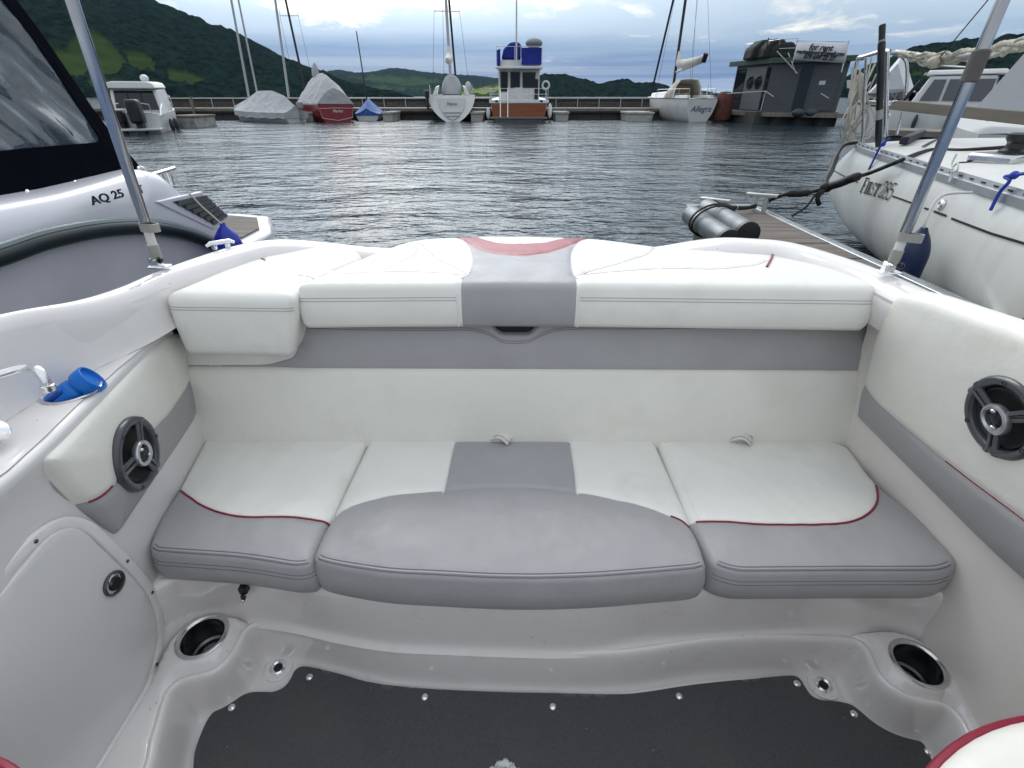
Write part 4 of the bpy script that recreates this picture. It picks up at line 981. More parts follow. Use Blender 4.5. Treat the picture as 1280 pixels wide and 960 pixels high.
def railing(parent, pts, h, r=.016, mid=True, name='guard_rail', posts=True):
    b = MB(); b.tube([V(p) + V((0, 0, h)) for p in pts], r, 6)
    o = b.build(name, STEEL, parent)
    if mid: MB().tube([V(p) + V((0, 0, h * .5)) for p in pts], r * .7, 5).build('mid_rail', STEEL, parent)
    if posts:
        for p in pts: MB().tube([V(p), V(p) + V((0, 0, h))], r, 6).build('stanchion', STEEL, parent)
def outboard(parent, x, z, s=1.0, y=-.25, m=BLK):
    o = MB().prism([(x - .17 * s, y - .35 * s, z), (x + .17 * s, y - .35 * s, z), (x + .20 * s, y - .1 * s, z), (x + .17 * s, y + .2 * s, z), (x - .17 * s, y + .2 * s, z), (x - .20 * s, y - .1 * s, z)], (0, 0, .55 * s)).build('outboard_motor', m, parent, bevel=.07 * s, bseg=3)
    MB().prism([(x - .09 * s, y - .18 * s, z - .9 * s), (x + .09 * s, y - .18 * s, z - .9 * s), (x + .12 * s, y + .08 * s, z - .9 * s), (x - .12 * s, y + .08 * s, z - .9 * s)], (0, 0, .95 * s)).build('motor_leg', m, o, bevel=.03 * s)

# ---- white cruiser with hardtop, far left
A = thing('cabin_cruiser', 'white hardtop cruiser with dark rear canopy and black outboards under the wooded mountain', 'motorboat')
rg = add_hull(A, WH, 7.6, 2.7, .78, tw=.92, draft=.4, rise=.35, flare=.45)
MB().prism([(-1.28, 1.6, .8), (1.28, 1.6, .8), (1.12, 1.9, 1.75), (-1.12, 1.9, 1.75)], (0, 2.6, .05)).build('cabin', WH, A, bevel=.06)
MB().prism([(-1.05, 1.56, .92), (1.05, 1.56, .92), (.95, 1.86, 1.70), (-.95, 1.86, 1.70)], (0, .05, .0)).build('canopy_window', GLS, A)
for x_ in (-.36, .34): MB().beam((x_, 1.54, .92), (x_ * .9, 1.84, 1.7), .05, .02).build('window_frame', NAVY, A)
MB().prism([(-1.2, 1.5, 1.78), (1.2, 1.5, 1.78), (1.1, 1.5, 2.0), (.8, 1.5, 2.06), (-.8, 1.5, 2.06), (-1.1, 1.5, 2.0)], (0, 3.0, .03)).build('hardtop', WH, A, bevel=.05)
MB().ball((.6, 2.6, 2.2), (.22, .22, .16)).build('radar_dome', WH, A)
for sg in (-1, 1): MB().prism([(sg * 1.33, .1, .70), (sg * 1.33, 2.3, .78), (sg * 1.20, 2.2, 1.25), (sg * 1.28, .9, 1.0)], (-sg * .08, 0, 0)).build('side_coaming', WH, A, bevel=.02)
MB().box((-.75, .1, .62), (1.0, .5, .75)).build('stern_seat', WHD, A, bevel=.06)
MB().box((-.5, -.14, .55), (.42, .14, .55)).build('stern_step', NAVY, A, bevel=.02)
MB().box((0, -.35, .18), (2.5, .7, .10)).build('swim_platform', WHD, A, bevel=.03)
outboard(A, .30, .42, 1.7, y=-.35); outboard(A, -.52, .45, .9, y=-.30)
railing(A, [(1.32, 3.5, .85), (1.2, 4.8, .92), (.75, 6.4, 1.0), (.1, 7.6, 1.1)], .55)
for sg in (-1, 1): MB().tube([(sg * .9, .15, .75), (sg * .9, .15, 1.15), (sg * .5, .15, 1.2)], .02, 6).build('stern_rail', STEEL, A)
for y_ in (1.4, 2.6): MB().ball((1.46, y_, .28), (.13, .13, .28)).build('fender', mat('fender_dark', (.03, .03, .05), .5) if y_ < 2 else bpy.data.materials['fender_dark'], A)
A.location = (*pz(174, 167, -1.45).xy, 0); A.rotation_euler = (0, 0, math.radians(22)); A.scale = (.80, .85, .98)

# ---- grey covered boat
B_ = thing('covered_boat', 'low boat wholly under a pale grey tarpaulin left of the red boat', 'boat')
rg = add_hull(B_, WHD, 6.2, 2.4, .55, tw=.7, draft=.25)
def tent(parent, rg, ridge, drop, m, name='tarpaulin', sag=.06, out=.06, n=5):
    lines = []
    for i, r_ in enumerate(rg):
        t = i / (len(rg) - 1); zt = np.interp(t, [q[0] for q in ridge], [q[1] for q in ridge]); L_, R_ = r_[0], r_[-1]; l = []
        for side, p in ((-1, L_), (1, R_)):
            pts = [V((p.x + side * out, p.y, p.z - drop + .04 * math.sin(i * 2.1 + side)))] + [V((p.x * (1 - k / n) + side * out * (1 - k / n), p.y, p.z + (zt - p.z) * (k / n) - sag * math.sin(math.pi * k / n) * (1 + .5 * math.sin(i * 1.7)))) for k in range(n + 1)]
            l += pts if side < 0 else pts[::-1][1:]
        lines.append(l)
    e0 = [V((q.x, q.y - .05, q.z)) for q in lines[0]]
    b = MB(); b.grid(lines); b.poly([V((rg[0][0].x, rg[0][0].y - .04, rg[0][0].z - drop))] + e0 + [V((rg[0][-1].x, rg[0][-1].y - .04, rg[0][-1].z - drop))])
    b.add([*lines[0], *e0], [(i, i + 1, len(e0) + i + 1, len(e0) + i) for i in range(len(e0) - 1)])
    return b.build(name, m, parent, ang=45)
tent(B_, rg, [(0, .95), (.12, 1.45), (.3, 1.75), (.55, 1.75), (.75, 1.3), (1, .85)], .32, TARP)
outboard(B_, .3, .75, .7, y=-.1, m=mat('motor_grey', (.25, .25, .26), .5))
B_.location = (*pz(372, 153, -1.45).xy, 0); B_.rotation_euler = (0, 0, math.radians(58))

# ---- red boat with grey tent cover
C_ = thing('red_sailboat', 'dark red hulled sailboat under a pointed grey tent cover', 'sailboat')
rg = add_hull(C_, REDH, 6.6, 2.6, 1.0, tw=.88, draft=.35, rise=.12)
tent(C_, rg, [(0, 1.9), (.08, 2.55), (.25, 2.75), (.48, 2.7), (.6, 2.4), (.8, 1.8), (1, 1.4)], -.02, TARP, sag=-.16, n=5)
for sg in (0, -1): MB().tube([r_[sg] + V((.02 if sg else -.02, 0, -.03)) for r_ in rg[:-1]], .035, 6).build('toe_rail', mat('cream_strip', (.5, .46, .36), .5) if sg == 0 else bpy.data.materials['cream_strip'], C_)
MB().tube([(-1.0, -.03, .22), (-1.1, -.03, .75), (0, -.03, .78), (1.1, -.03, .75), (1.0, -.03, .22), (0, -.03, .06), (-1.0, -.03, .22)], .02, 5).build('transom_trim', bpy.data.materials['cream_strip'], C_)
letters('transom_name', 'Merlot', .24, V((.05, -.045, .60)), V((1, 0, 0)), V((0, 0, 1)), C_, mat('lettering_white', (.75, .75, .75), .5), shear=.3)
MB().lathe([(.02, 0), (.25, .02), (.22, .4), (.10, .7), (.0, .8)], (0, 3.1, 2.6), (.0, -.25, 1), 12).build('mast_boot', TARP, C_)
C_.location = (*pz(423, 152, -1.45).xy, 0); C_.rotation_euler = (0, 0, math.radians(36))

# ---- blue covered dinghy
D_ = thing('covered_boat', 'small sailing dinghy under a bright blue tarpaulin', 'boat')
rg = add_hull(D_, WHD, 4.4, 1.85, .42, tw=.8, draft=.2)
tent(D_, rg, [(0, .75), (.25, 1.25), (.45, 1.35), (.6, 1.0), (1, .6)], .10, TARPB, sag=.05)
D_.location = (*pz(460, 151, -1.45).xy, 0); D_.rotation_euler = (0, 0, math.radians(8))

# masts of the boats at the jetty, each with its own foot on the boat it belongs to
def mast(label, a, b_, Yb, r0, m, ext=1.35, spreader=None, cat='mast', grp='bare masts of the boats at the jetty'):
    p0 = pY(*a, Yb); p1 = pY(*b_, Yb); T = p0 + (p1 - p0) * ext
    t = thing('mast', label, cat, tuple(p0), grp)
    MB().tube([p0, T], [r0, r0 * .8], 8).build('spar', m, t)
    if spreader:
        for py_, w in spreader:
            k = (a[1] - py_) / (a[1] - b_[1]); c = p0 + (p1 - p0) * k
            MB().beam(c + V((-w, .05, .03)), c + V((w, .05, .03)), .05, .03).build('spreader', ALU, t)
            for sg in (-1, 1): MB().tube([V((c.x + sg * w, c.y, c.z + .03)), T], .010, 4).build('shroud', DARKM, t); MB().tube([V((c.x + sg * w, c.y, c.z + .03)), p0 + V((sg * w * 1.1, .05, -.6))], .010, 4).build('shroud', DARKM, t)
    return t
mast('pale mast rising from the bow of the grey covered boat, leftmost of all', (312, 126), (289, 0), 38.5, .085, ALU)
mast('thinner pale mast just right of the leftmost mast', (322, 119), (298, 0), 38.8, .07, ALU)
mast('pale mast between the grey covered boat and the red boat', (361, 122), (344, 0), 38.3, .09, ALU)
mast('dark mast with spreader standing in the red sailboat', (381, 111), (357, 0), 40.4, .085, DARKM, spreader=[(19, .62)])
mast('short thin mast standing in the blue covered dinghy', (458.5, 124), (445.5, 39), 39.2, .045, DARKM, ext=1.0)

# ---- white sailboat seen from its stern
E = thing('sailboat', 'white sailboat seen from its open stern with furled mainsail and oval grey hood', 'sailboat')
rg = add_hull(E, WH, 9.5, 3.3, 1.5, tw=.93, draft=.14, rise=.05, flare=1.1, m=10, rake=.5)
MB().prism([V((q.x * .62, q.y - .03, .22 + (q.z) * .78)) for q in rg[0]], (0, .04, 0)).build('stern_scoop', WHD, E, smooth=False)
for i, z_ in enumerate((.35, .55)): MB().box((0, -.12 + z_ * .3, z_), (.9 + i * .2, .08, .05)).build('step', WH, E)
letters('transom_name', 'Hanna', .26, V((0, .22, 1.02)), V((1, 0, 0)), V((0, .35, 1)), E, INK, shear=.2)
MB().ball((0.05, 2.2, 1.75), (.68, .45, .95), 20, 14).build('spray_hood', TARP, E)
for sg in (-1, 1): MB().prism([(sg * 1.25, .6, 1.42), (sg * 1.0, .6, 1.42), (sg * .8, .7, 2.0), (sg * 1.0, .7, 1.95)], (0, 3.2, .1)).build('coaming', WH, E, bevel=.04)
for sg in (-1, 1): railing(E, [(sg * 1.35, .5, 1.45), (sg * 1.42, 1.6, 1.45), (sg * 1.45, 3.2, 1.45)], .6)
outboard(E, -1.55, 1.35, .75, y=.2)
MB().ball((1.15, 1.4, 2.0), (.20, .20, .28)).build('lifebuoy_bag', WHD, E)
mp = V((.0, 4.6, 1.5)); mt = V((-.05, 4.6, 13))
MB().tube([mp, mt], .10, 10).build('mast', ALU, E)
MB().tube([mp + V((.42, 2.6, .1)), mt + V((.05, .5, -1.4))], .075, 8).build('furled_jib', NAVY, E)
MB().beam((-.85, 4.6, 6.35), (.85, 4.6, 6.35), .07, .04).build('spreader', ALU, E)
for sg in (-1, 1): MB().tube([(sg * 1.35, 4.6, 1.5), (sg * .85, 4.6, 6.35), mt], .010, 4).build('shroud', DARKM, E)
MB().tube([(-.45, .5, 1.6), (-.2, 2.4, 7), mt], .010, 4).build('backstay', DARKM, E)
MB().tube([(0, 4.5, 3.35), (-.05, 3.0, 3.30), (-.15, .95, 3.30)], .075, 8).build('boom', ALU, E)
MB().tube([(0, 4.5, 4.4), (-.02, 4.3, 3.9), (-.04, 3.6, 3.6), (-.08, 2.6, 3.52), (-.12, 1.0, 3.45)], [.10, .2, .28, .24, .10], 10).build('furled_mainsail', mat('sailcloth', (.55, .54, .50), .75, bump=(8, .8, .05)), E)
E.location = (*pz(566, 152, -1.45).xy, 0); E.rotation_euler = (0, 0, math.radians(6))

# ---- wooden motor yacht
T_ = thing('motor_yacht', 'small trawler yacht with varnished wooden stern and blue flybridge canvas', 'motor yacht')
rg = add_hull(T_, WH, 10, 3.9, 1.2, tw=.93, draft=.35, rise=.3, flare=.30)
MB().prism([(-1.72, -.02, .30), (1.72, -.02, .30), (1.78, -.02, 1.02), (-1.78, -.02, 1.02)], (0, -.04, 0)).build('wooden_transom', TEAK, T_)
MB().box((0, .0, 1.14), (3.86, .22, .20)).build('stern_bulwark', WH, T_, bevel=.03)
for sg in (-1, 1): MB().box((sg * 1.45, -.08, 1.16), (.18, .06, .13)).build('fairlead', BLK, T_)
MB().box((0, -.35, .22), (3.7, .75, .10)).build('swim_platform', mat('teak_grey', (.14, .12, .10), .8), T_, bevel=.02)
for x_ in (-1.2, -.72): MB().tube([(x_, -.45, .25), (x_, -.16, 1.2), (x_, .1, 1.9)], .03, 6).build('ladder_rail', STEEL, T_)
cb = MB().box((0, 3.2, 2.05), (2.7, 4.0, 1.75)).build('cabin', WH, T_, bevel=.03)
for x0, x1, z0, z1 in ((-1.17, -.78, 1.75, 2.75), (-.52, .02, 1.95, 2.75), (.28, 1.02, 1.95, 2.72)):
    fr_ = MB().box(((x0 + x1) / 2, 1.19, (z0 + z1) / 2), (x1 - x0 + .12, .04, z1 - z0 + .12)).build('window_frame', mat('teak_dark', (.12, .05, .02), .4) if x0 < -1 else bpy.data.materials['teak_dark'], T_)
    MB().box(((x0 + x1) / 2, 1.165, (z0 + z1) / 2), (x1 - x0, .02, z1 - z0)).build('pane', GLS, fr_)
MB().box((1.15, 1.14, 1.8), (.22, .1, 1.2)).build('door_post', BLK, T_)
MB().box((.0, 1.155, 1.55), (.55, .03, .75)).build('cabin_door', WH, T_)
MB().box((0, 2.8, 3.0), (3.0, 5.2, .13)).build('flybridge_deck', WH, T_, bevel=.03)
MB().prism([(-1.4, .75, 3.07), (1.4, .75, 3.07), (1.35, .75, 3.42), (-1.35, .75, 3.42)], (0, .06, 0)).build('flybridge_dodger', WH, T_)
MB().prism([(.15, .5, 3.15), (1.42, .5, 3.15), (1.42, .5, 4.05), (.15, .5, 4.05)], (0, .12, 0)).build('canvas_screen', BLU, T_, bevel=.03)
MB().prism([(-1.15, .9, 3.45), (.15, .9, 3.45), (.15, .9, 4.2), (-.1, .9, 4.4), (-.6, .9, 4.35), (-1.0, .9, 4.0)], (0, 1.6, 0)).build('canvas_cover', BLU, T_, bevel=.12)
MB().prism([(-1.45, .5, 3.0), (-1.2, .5, 3.0), (-1.2, .5, 4.0), (-1.45, .5, 3.9)], (0, .5, 0)).build('canvas_side', BLU, T_, bevel=.03)
MB().ball((.95, 1.6, 4.35), (.55, .7, .28)).build('rolled_cover', mat('cover_grey', (.22, .23, .25), .8, bump=(6, .6, .08)), T_)
railing(T_, [(-1.42, .48, 3.05), (-.3, .46, 3.05), (.1, .46, 3.05), (1.45, .46, 3.05)], 1.05, mid=False, name='flybridge_rail')
railing(T_, [(-1.9, .3, 1.24), (-1.9, 2, 1.26), (-1.92, 4, 1.32)], .6); railing(T_, [(1.9, .3, 1.24), (1.9, 2, 1.26), (1.92, 4, 1.32)], .6); railing(T_, [(-1.75, .05, 1.24), (-.6, .05, 1.24), (.6, .05, 1.24), (1.75, .05, 1.24)], .62)
MB().tube([(-.18, .5, 3.0), (-.18, .55, 5.6), (-.18, .55, 8.6)], [.06, .05, .03], 8).build('flag_mast', mat('mast_white', (.6, .58, .6), .5), T_)
for x_, z_ in ((-2.03, .45), (2.05, .5), (2.08, .7)): MB().ball((x_, .4 + abs(z_ - .5) * 3, z_), (.14, .14, .34)).build('fender', bpy.data.materials['fender_white'], T_)
MB().tube([V((1.75 + .22 * math.cos(a), .7, 2.05 + .22 * math.sin(a))) for a in np.linspace(0, 6.283, 17)[:-1]], .06, 8, closed=True).build('lifebuoy', mat('lifebuoy_white', (.6, .6, .62), .5), T_)
T_.location = (*pz(648.5, 152, -1.45).xy, 0); T_.rotation_euler = (0, 0, math.radians(-.5))

# ---- white sailboat with name on the transom
G = thing('sailboat', 'white sailboat with raised spray hood, dark mast and dark name across its transom', 'sailboat')
rg = add_hull(G, WH, 8.6, 2.75, 1.28, tw=.72, draft=.35, rise=.06, flare=.85, rake=-.25, m=10)
for sg in (0, -1): MB().tube([r_[sg] + V((0, 0, .02)) for r_ in rg[:-1]], .03, 6).build('toe_rail', NAVY, G)
letters('transom_name', 'Allegra', .50, V((0, -.16, .72)), V((1, 0, 0)), V((0, -.2, 1)), G, INKB, shear=.25)
MB().prism([(-1.0, 3.2, 1.3), (1.0, 3.2, 1.3), (.8, 3.3, 1.75), (-.8, 3.3, 1.75)], (0, 3.2, -.1)).build('cabin_top', WH, G, bevel=.08)
hood = []
for y_, w_, h_ in ((2.2, 1.02, 2.45), (2.7, 1.05, 2.45), (3.3, 1.05, 2.2), (3.8, 1.0, 1.75)):
    hood.append([V((-w_, y_, 1.35)), V((-w_ * .88, y_, 1.35 + (h_ - 1.35) * .6)), V((-w_ * .6, y_, h_ - .05)), V((0, y_, h_)), V((w_ * .6, y_, h_ - .05)), V((w_ * .88, y_, 1.35 + (h_ - 1.35) * .6)), V((w_, y_, 1.35))])
h_ = MB().grid(hood).build('spray_hood', mat('hood_canvas', (.50, .47, .40), .7), G); h_.modifiers.new('s', 'SOLIDIFY').thickness = .03
MB().tube(hood[0], .045, 8).build('hood_frame', WH, G)
MB().prism([(-.85, 3.1, 1.35), (.85, 3.1, 1.35), (.7, 3.15, 2.1), (-.7, 3.15, 2.1)], (0, .04, 0)).build('hatch_board', mat('teak_pale', (.22, .16, .08), .6), G)
for sg in (-1, 1): MB().prism([(sg * .95, .2, 1.28), (sg * .7, .2, 1.28), (sg * .7, .2, 1.5), (sg * .9, .2, 1.5)], (0, 2.6, 0)).build('coaming', WH, G, bevel=.03)
for sg in (-1, 1): railing(G, [(sg * .9, .05, 1.3), (sg * 1.15, 1.0, 1.3), (sg * 1.3, 2.6, 1.3), (sg * 1.3, 4.2, 1.3)], .55)
MB().tube([(.25, -.1, 1.3), (.25, -.1, 2.1)], .025, 6).build('tiller_post', WH, G)
MB().tube([(0, 4.6, 1.7), (-.1, 4.6, 13)], .095, 10).build('mast', DARKM, G)
MB().tube([(0, 4.5, 2.9), (0, 2.8, 3.05), (0, .5, 3.35)], .075, 8).build('boom', ALU, G)
MB().tube([(0, 4.45, 4.1), (0, 4.2, 3.4), (0, 3.0, 3.3), (0, 1.6, 3.4), (0, .55, 3.6)], [.08, .26, .30, .24, .12], 10).build('furled_mainsail', bpy.data.materials['sailcloth'], G)
MB().tube([(0, .62, 3.3), (0, .45, 3.75)], .15, 10).build('sail_strap', NAVY, G)
MB().tube([(0, 8.6, 1.5), (-.05, 4.9, 12.5)], .08, 8).build('furled_jib', NAVY, G)
MB().beam((-.8, 4.6, 7.0), (.8, 4.6, 7.0), .07, .04).build('spreader', ALU, G)
for sg in (-1, 1): MB().tube([(sg * 1.25, 4.6, 1.4), (sg * .8, 4.6, 7.0), (-.1, 4.6, 12.9)], .010, 4).build('shroud', DARKM, G); MB().tube([(sg * .7, .1, 1.4), (-.05, 4.5, 12.5)], .010, 4).build('backstay', DARKM, G)
G.location = (*pz(872, 152, -1.45).xy, 0); G.rotation_euler = (0, 0, math.radians(8))

# ---- houseboat
HB = thing('houseboat', 'dark grey slatted houseboat with roof terrace and white rental banner', 'houseboat', tuple(pY(953, 150, 34)))
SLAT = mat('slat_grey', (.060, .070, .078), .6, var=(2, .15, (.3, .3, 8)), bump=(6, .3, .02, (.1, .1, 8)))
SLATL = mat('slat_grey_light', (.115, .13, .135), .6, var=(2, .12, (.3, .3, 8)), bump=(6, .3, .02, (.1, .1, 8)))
GRN = mat('roof_edge_green', (.045, .075, .055), .6)
c0 = pY(953, 139, 34); zd = c0.z; cR = pY(1044, 141, 31.9); cL = pY(911, 137, 37.6)
def at(p, z): return V((p.x, p.y, z))
dR = (at(cR, 0) - at(c0, 0)); dL = (at(cL, 0) - at(c0, 0)); cB = at(c0, 0) + dR + dL
zt = pY(966, 79, 34).z
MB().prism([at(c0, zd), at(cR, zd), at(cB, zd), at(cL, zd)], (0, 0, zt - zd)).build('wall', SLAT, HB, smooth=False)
def wallrect(name, base, d, k0, k1, z0, z1, m, parent, prj=.03):
    nrm = V((d.y, -d.x, 0)).normalized()
    if nrm.y > 0 and abs(nrm.y) > .3: nrm = -nrm
    if d is dL: nrm = V((dL.y, -dL.x, 0)).normalized(); nrm = nrm if nrm.x < 0 else -nrm
    a = at(base, 0) + d * k0; b = at(base, 0) + d * k1; H_ = zt - zd
    return MB().prism([at(a, zd + H_ * z0), at(b, zd + H_ * z0), at(b, zd + H_ * z1), at(a, zd + H_ * z1)], nrm * prj).build(name, m, parent, smooth=False), nrm
wallrect('entrance', c0, dR, .40, .56, .02, .95, GLS, HB, .02)
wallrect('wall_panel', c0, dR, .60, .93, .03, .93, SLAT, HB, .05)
wallrect('sign_plate', c0, dR, .68, .76, .55, .63, mat('sign_white', (.5, .52, .6), .5), HB, .07)
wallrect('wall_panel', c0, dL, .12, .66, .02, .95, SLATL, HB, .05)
wallrect('corner_window', c0, dL, .02, .10, .04, .92, GLS, HB, .03)
wallrect('corner_window', c0, dL, .70, .97, .04, .92, GLS, HB, .03)
for k in (.27, .50):
    n_ = V((dL.y, -dL.x, 0)).normalized(); n_ = n_ if n_.x < 0 else -n_
    p_ = at(at(c0, 0) + dL * k, zd + (zt - zd) * .62) + n_ * .05
    o = MB().lathe([(.36, 0), (.36, .04), (.31, .05), (.29, .01), (0, .01)], p_, n_, 28).build('porthole', GLS, HB)
ov = .35; e = dR.normalized() * ov; f_ = dL.normalized() * ov
MB().prism([at(c0, zt) - e - f_, at(cR, zt) + e - f_, at(cB, zt) + e + f_, at(cL, zt) - e + f_], (0, 0, .26)).build('roof', GRN, HB, smooth=False)
MB().prism([at(c0, zd - .25) - e * 1.5 - f_ * 5, at(cR, zd - .25) + e * 2 - f_ * 5, at(cB, zd - .25) + e * 2 + f_ * 4, at(cL, zd - .25) - e * 3 + f_ * 4], (0, 0, .2)).build('raft_deck', WOODG, HB, smooth=False)
for k in (.05, .35, .65, .95):
    p_ = at(c0, .2) + dR * k + dL * .5; MB().box(p_, (1.0, 4.6, .9)).build('float', bpy.data.materials['float_dark'], HB, bevel=.05)
rp = [at(c0, zt + .26) + dR * k + dL * .1 for k in (0, .25)]
rails = [at(c0, zt + .26) + dR * .04 + dL * k for k in (.05, .5, .95)]
railing(HB, [tuple(p) for p in rails], .9, r=.02, name='terrace_rail')
railing(HB, [tuple(at(c0, zt + .26) + dR * k + dL * .05) for k in (.04, .28)], .9, r=.02, name='terrace_rail')
for i, (ku, kv, w_, h_, d_) in enumerate(((.10, .30, 1.5, .95, 1.3), (.24, .35, 1.7, .80, 1.4), (.17, .60, 2.2, 1.05, 1.3))):
    p_ = at(c0, zt + .26) + dR * ku + dL * kv
    MB().prism([p_ + V((-w_ / 2, -d_ / 2, 0)), p_ + V((w_ / 2, -d_ / 2, 0)), p_ + V((w_ * .46, -d_ / 2, h_ * .6)), p_ + V((w_ * .2, -d_ / 2, h_)), p_ + V((-w_ * .25, -d_ / 2, h_ * .92)), p_ + V((-w_ * .47, -d_ / 2, h_ * .55))], (0, d_, 0)).build('covered_furniture', mat('cover_dark', (.020, .024, .022), .85, bump=(5, .6, .1)) if i == 0 else bpy.data.materials['cover_dark'], HB, bevel=.12, bseg=3)
b0, b1, b2, b3 = pY(993, 74.5, 32.6), pY(1056, 79, 30.6), pY(1061, 55, 30.6), pY(997, 53.5, 32.6)
bn = MB().grid([[b0.lerp(b1, i / 8) + V((0, .03 * math.sin(i * 1.3), 0)) for i in range(9)], [b0.lerp(b1, i / 8).lerp(b3.lerp(b2, i / 8), .5) + V((0, .05 * math.sin(i * 1.9 + 1), 0)) for i in range(9)], [b3.lerp(b2, i / 8) + V((0, .03 * math.sin(i + 2), 0)) for i in range(9)]]).build('banner', mat('banner_white', (.62, .62, .64), .6, var=(2, .04)), HB); bn.modifiers.new('s', 'SOLIDIFY').thickness = .02
bu = (b1 - b0).normalized(); bw = (b3 - b0).normalized(); nb = bu.cross(bw).normalized(); nb = nb if nb.y < 0 else -nb; bc = (b0 + b1 + b2 + b3) / 4 + nb * .10; bh = (b3 - b0).length
for t_, s_, k, sh in (('for rent', .38, .28, .2), ('marinahboote@gmail.com', .235, -.02, .2), ('079 699 22 27', .28, -.29, .2)):
    letters('banner_text', t_, s_, bc + bw * bh * k, bu, bw, bn, INK, .003, shear=sh, bold=.012)
for a, b in ((b0, b3), (b1, b2)): MB().tube([a + V((0, .08, -.4)), b + V((0, .08, .15))], .03, 6).build('banner_post', STEEL, HB)
MB().tube([b3 + V((0, .08, .1)), b2 + V((0, .08, .1))], .025, 6).build('banner_rail', STEEL, HB)
MB().tube([pY(985, 66, 33.5), pY(995, 92, 33)], .03, 6).build('ladder_rail', ALU, HB); MB().tube([pY(971, 64, 33.4), pY(997, 92, 33)], .03, 6).build('ladder_rail', ALU, HB)
MB().tube([pY(961, 47, 34), pY(957, 63, 34)], .03, 6).build('flue', BLK, HB)
rr_ = [pY(909, 117, 35), pY(957, 114, 33.2), pY(967, 121, 33)]
MB().tube(rr_, .03, 6).build('deck_rail', ALU, HB); MB().tube([rr_[1], pY(951, 138, 33.2)], .03, 6).build('deck_rail_post', ALU, HB)
MB().tube([pY(1026, 117, 31.5), pY(1036, 123, 31.3)], .03, 6).build('step_rail', ALU, HB)
for i, x_ in enumerate((998, 1014)): MB().ball(pY(x_, 141, 31.6), (.35, .3, .22), 14, 8).build('planter', mat('planter_dark', (.03, .045, .05), .6) if i == 0 else bpy.data.materials['planter_dark'], HB)
mr = pY(905, 128, 36.5)
cvr = thing('rusty_barrel', 'rust red covered stack standing at the left end of the houseboat', 'barrel', tuple(mr))
MB().lathe([(.55, -1.0), (.6, -.9), (.58, .1), (.5, .45), (.3, .6), (0, .62)], mr, Z, 16).build('barrel_body', mat('rust_red', (.10, .035, .025), .8, var=(4, .3)), cvr)
# =================================================================== NEIGHBOUR ON THE LEFT: white cruiser with black canopy
NB = thing('cruiser', 'white cruiser alongside on the left with black canopy, clear window and dark rubbing band', 'motorboat', (-2.6, 3, 0))
NW = mat('cruiser_white', (.60, .60, .65), .25, coat=.3, var=(1.5, .03))
NH = mat('cruiser_hull', (.56, .55, .60), .3, coat=.2, var=(1.2, .06), dirt=(1.5, .5, .8, (.24, .235, .26), .4))
CANV = mat('canopy_black', (.003, .004, .008), .9, spec=.04, bump=[(2.5, .5, .06), (300, .1, .001)])
RUBB = mat('rub_band', (.016, .024, .028), .35)
def vinyl_extra(nt, b, tc):
    N, Lk = nt.nodes, nt.links; prev = None
    for sc_, st, dist, str_ in ((1.3, .8, .30, (1, .16, 1.5)), (5, .3, .04, (1, .14, 1.3))):
        m0 = N.new('ShaderNodeMapping'); m0.inputs['Rotation'].default_value = (math.radians(52), 0, 0); Lk.new(tc.outputs['Object'], m0.inputs[0])
        mp = N.new('ShaderNodeMapping'); mp.inputs['Scale'].default_value = str_; Lk.new(m0.outputs[0], mp.inputs[0])
        t = N.new('ShaderNodeTexNoise'); t.inputs['Scale'].default_value = sc_; t.inputs['Detail'].default_value = 3; Lk.new(mp.outputs[0], t.inputs['Vector'])
        bp = N.new('ShaderNodeBump'); bp.inputs['Strength'].default_value = st; bp.inputs['Distance'].default_value = dist; Lk.new(t.outputs['Fac'], bp.inputs['Height'])
        if prev: Lk.new(prev, bp.inputs['Normal'])
        prev = bp.outputs[0]
    Lk.new(prev, b.inputs['Normal'])
VINYL = mat('clear_vinyl', (.13, .16, .20), .05, alpha=.50, spec=1.0, ior=1.7, extra=vinyl_extra)
sheer = [(-400, 345), (-200, 300), (-100, 274), (-40, 260), (0, 252), (35, 246), (70, 239.5), (110, 230), (145, 221), (178, 213)]
rub = [(-500, 520), (-300, 420), (-150, 366), (-60, 336), (0, 318), (40, 304), (80, 294), (120, 287), (165, 284), (200, 286), (235, 294), (258, 303), (276, 312)]
LO = R(-2.1, 2.5, 0); 
def plane_pts(l, x, lean=0.0):
    N_ = V((1, 0, -lean)).normalized(); return [pP(*q, V((x, 2.5, CZ - .6)), N_) for q in l]
sh3 = resample(catmull(plane_pts(sheer, -2.12, -.12), 6), 40)
rb3 = resample(catmull(plane_pts(rub, -2.08), 6), 60)
# topside between deck edge and rub band, running aft to the quarter
qs = plane_pts([(178, 213), (200, 218), (216, 232), (232, 246), (252, 262), (270, 280), (286, 298)], -2.12, -.05)
top_line = resample([tuple(p) for p in sh3] + [tuple(p) for p in catmull(qs, 4)], 60)
def mid(a, b, t, ox): return [V(p) * (1 - t) + V(q) * t + V((ox, 0, 0)) for p, q in zip(a, b)]
MB().grid([[V(p) + V((-.5, 0, .03)) for p in top_line], [V(p) + V((-.06, 0, .012)) for p in top_line], [V(p) for p in top_line], mid(top_line, rb3, .12, .03), mid(top_line, rb3, .5, .05), mid(top_line, rb3, .9, .02), [V(p) for p in rb3]]).build('topside', NW, NB, sub=1)
MB().tube([V(p) + V((.02, 0, 0)) for p in rb3], .040, 12).build('rub_band', RUBB, NB)
MB().tube([V(p) + V((.03, 0, .032)) for p in rb3], .018, 8).build('band_insert', mat('band_steel', (.16, .19, .2), .3, .5), NB)
wl = [V((lerp(p[0] + .06, -2.35, .0), p[1], p[2])) for p in rb3]
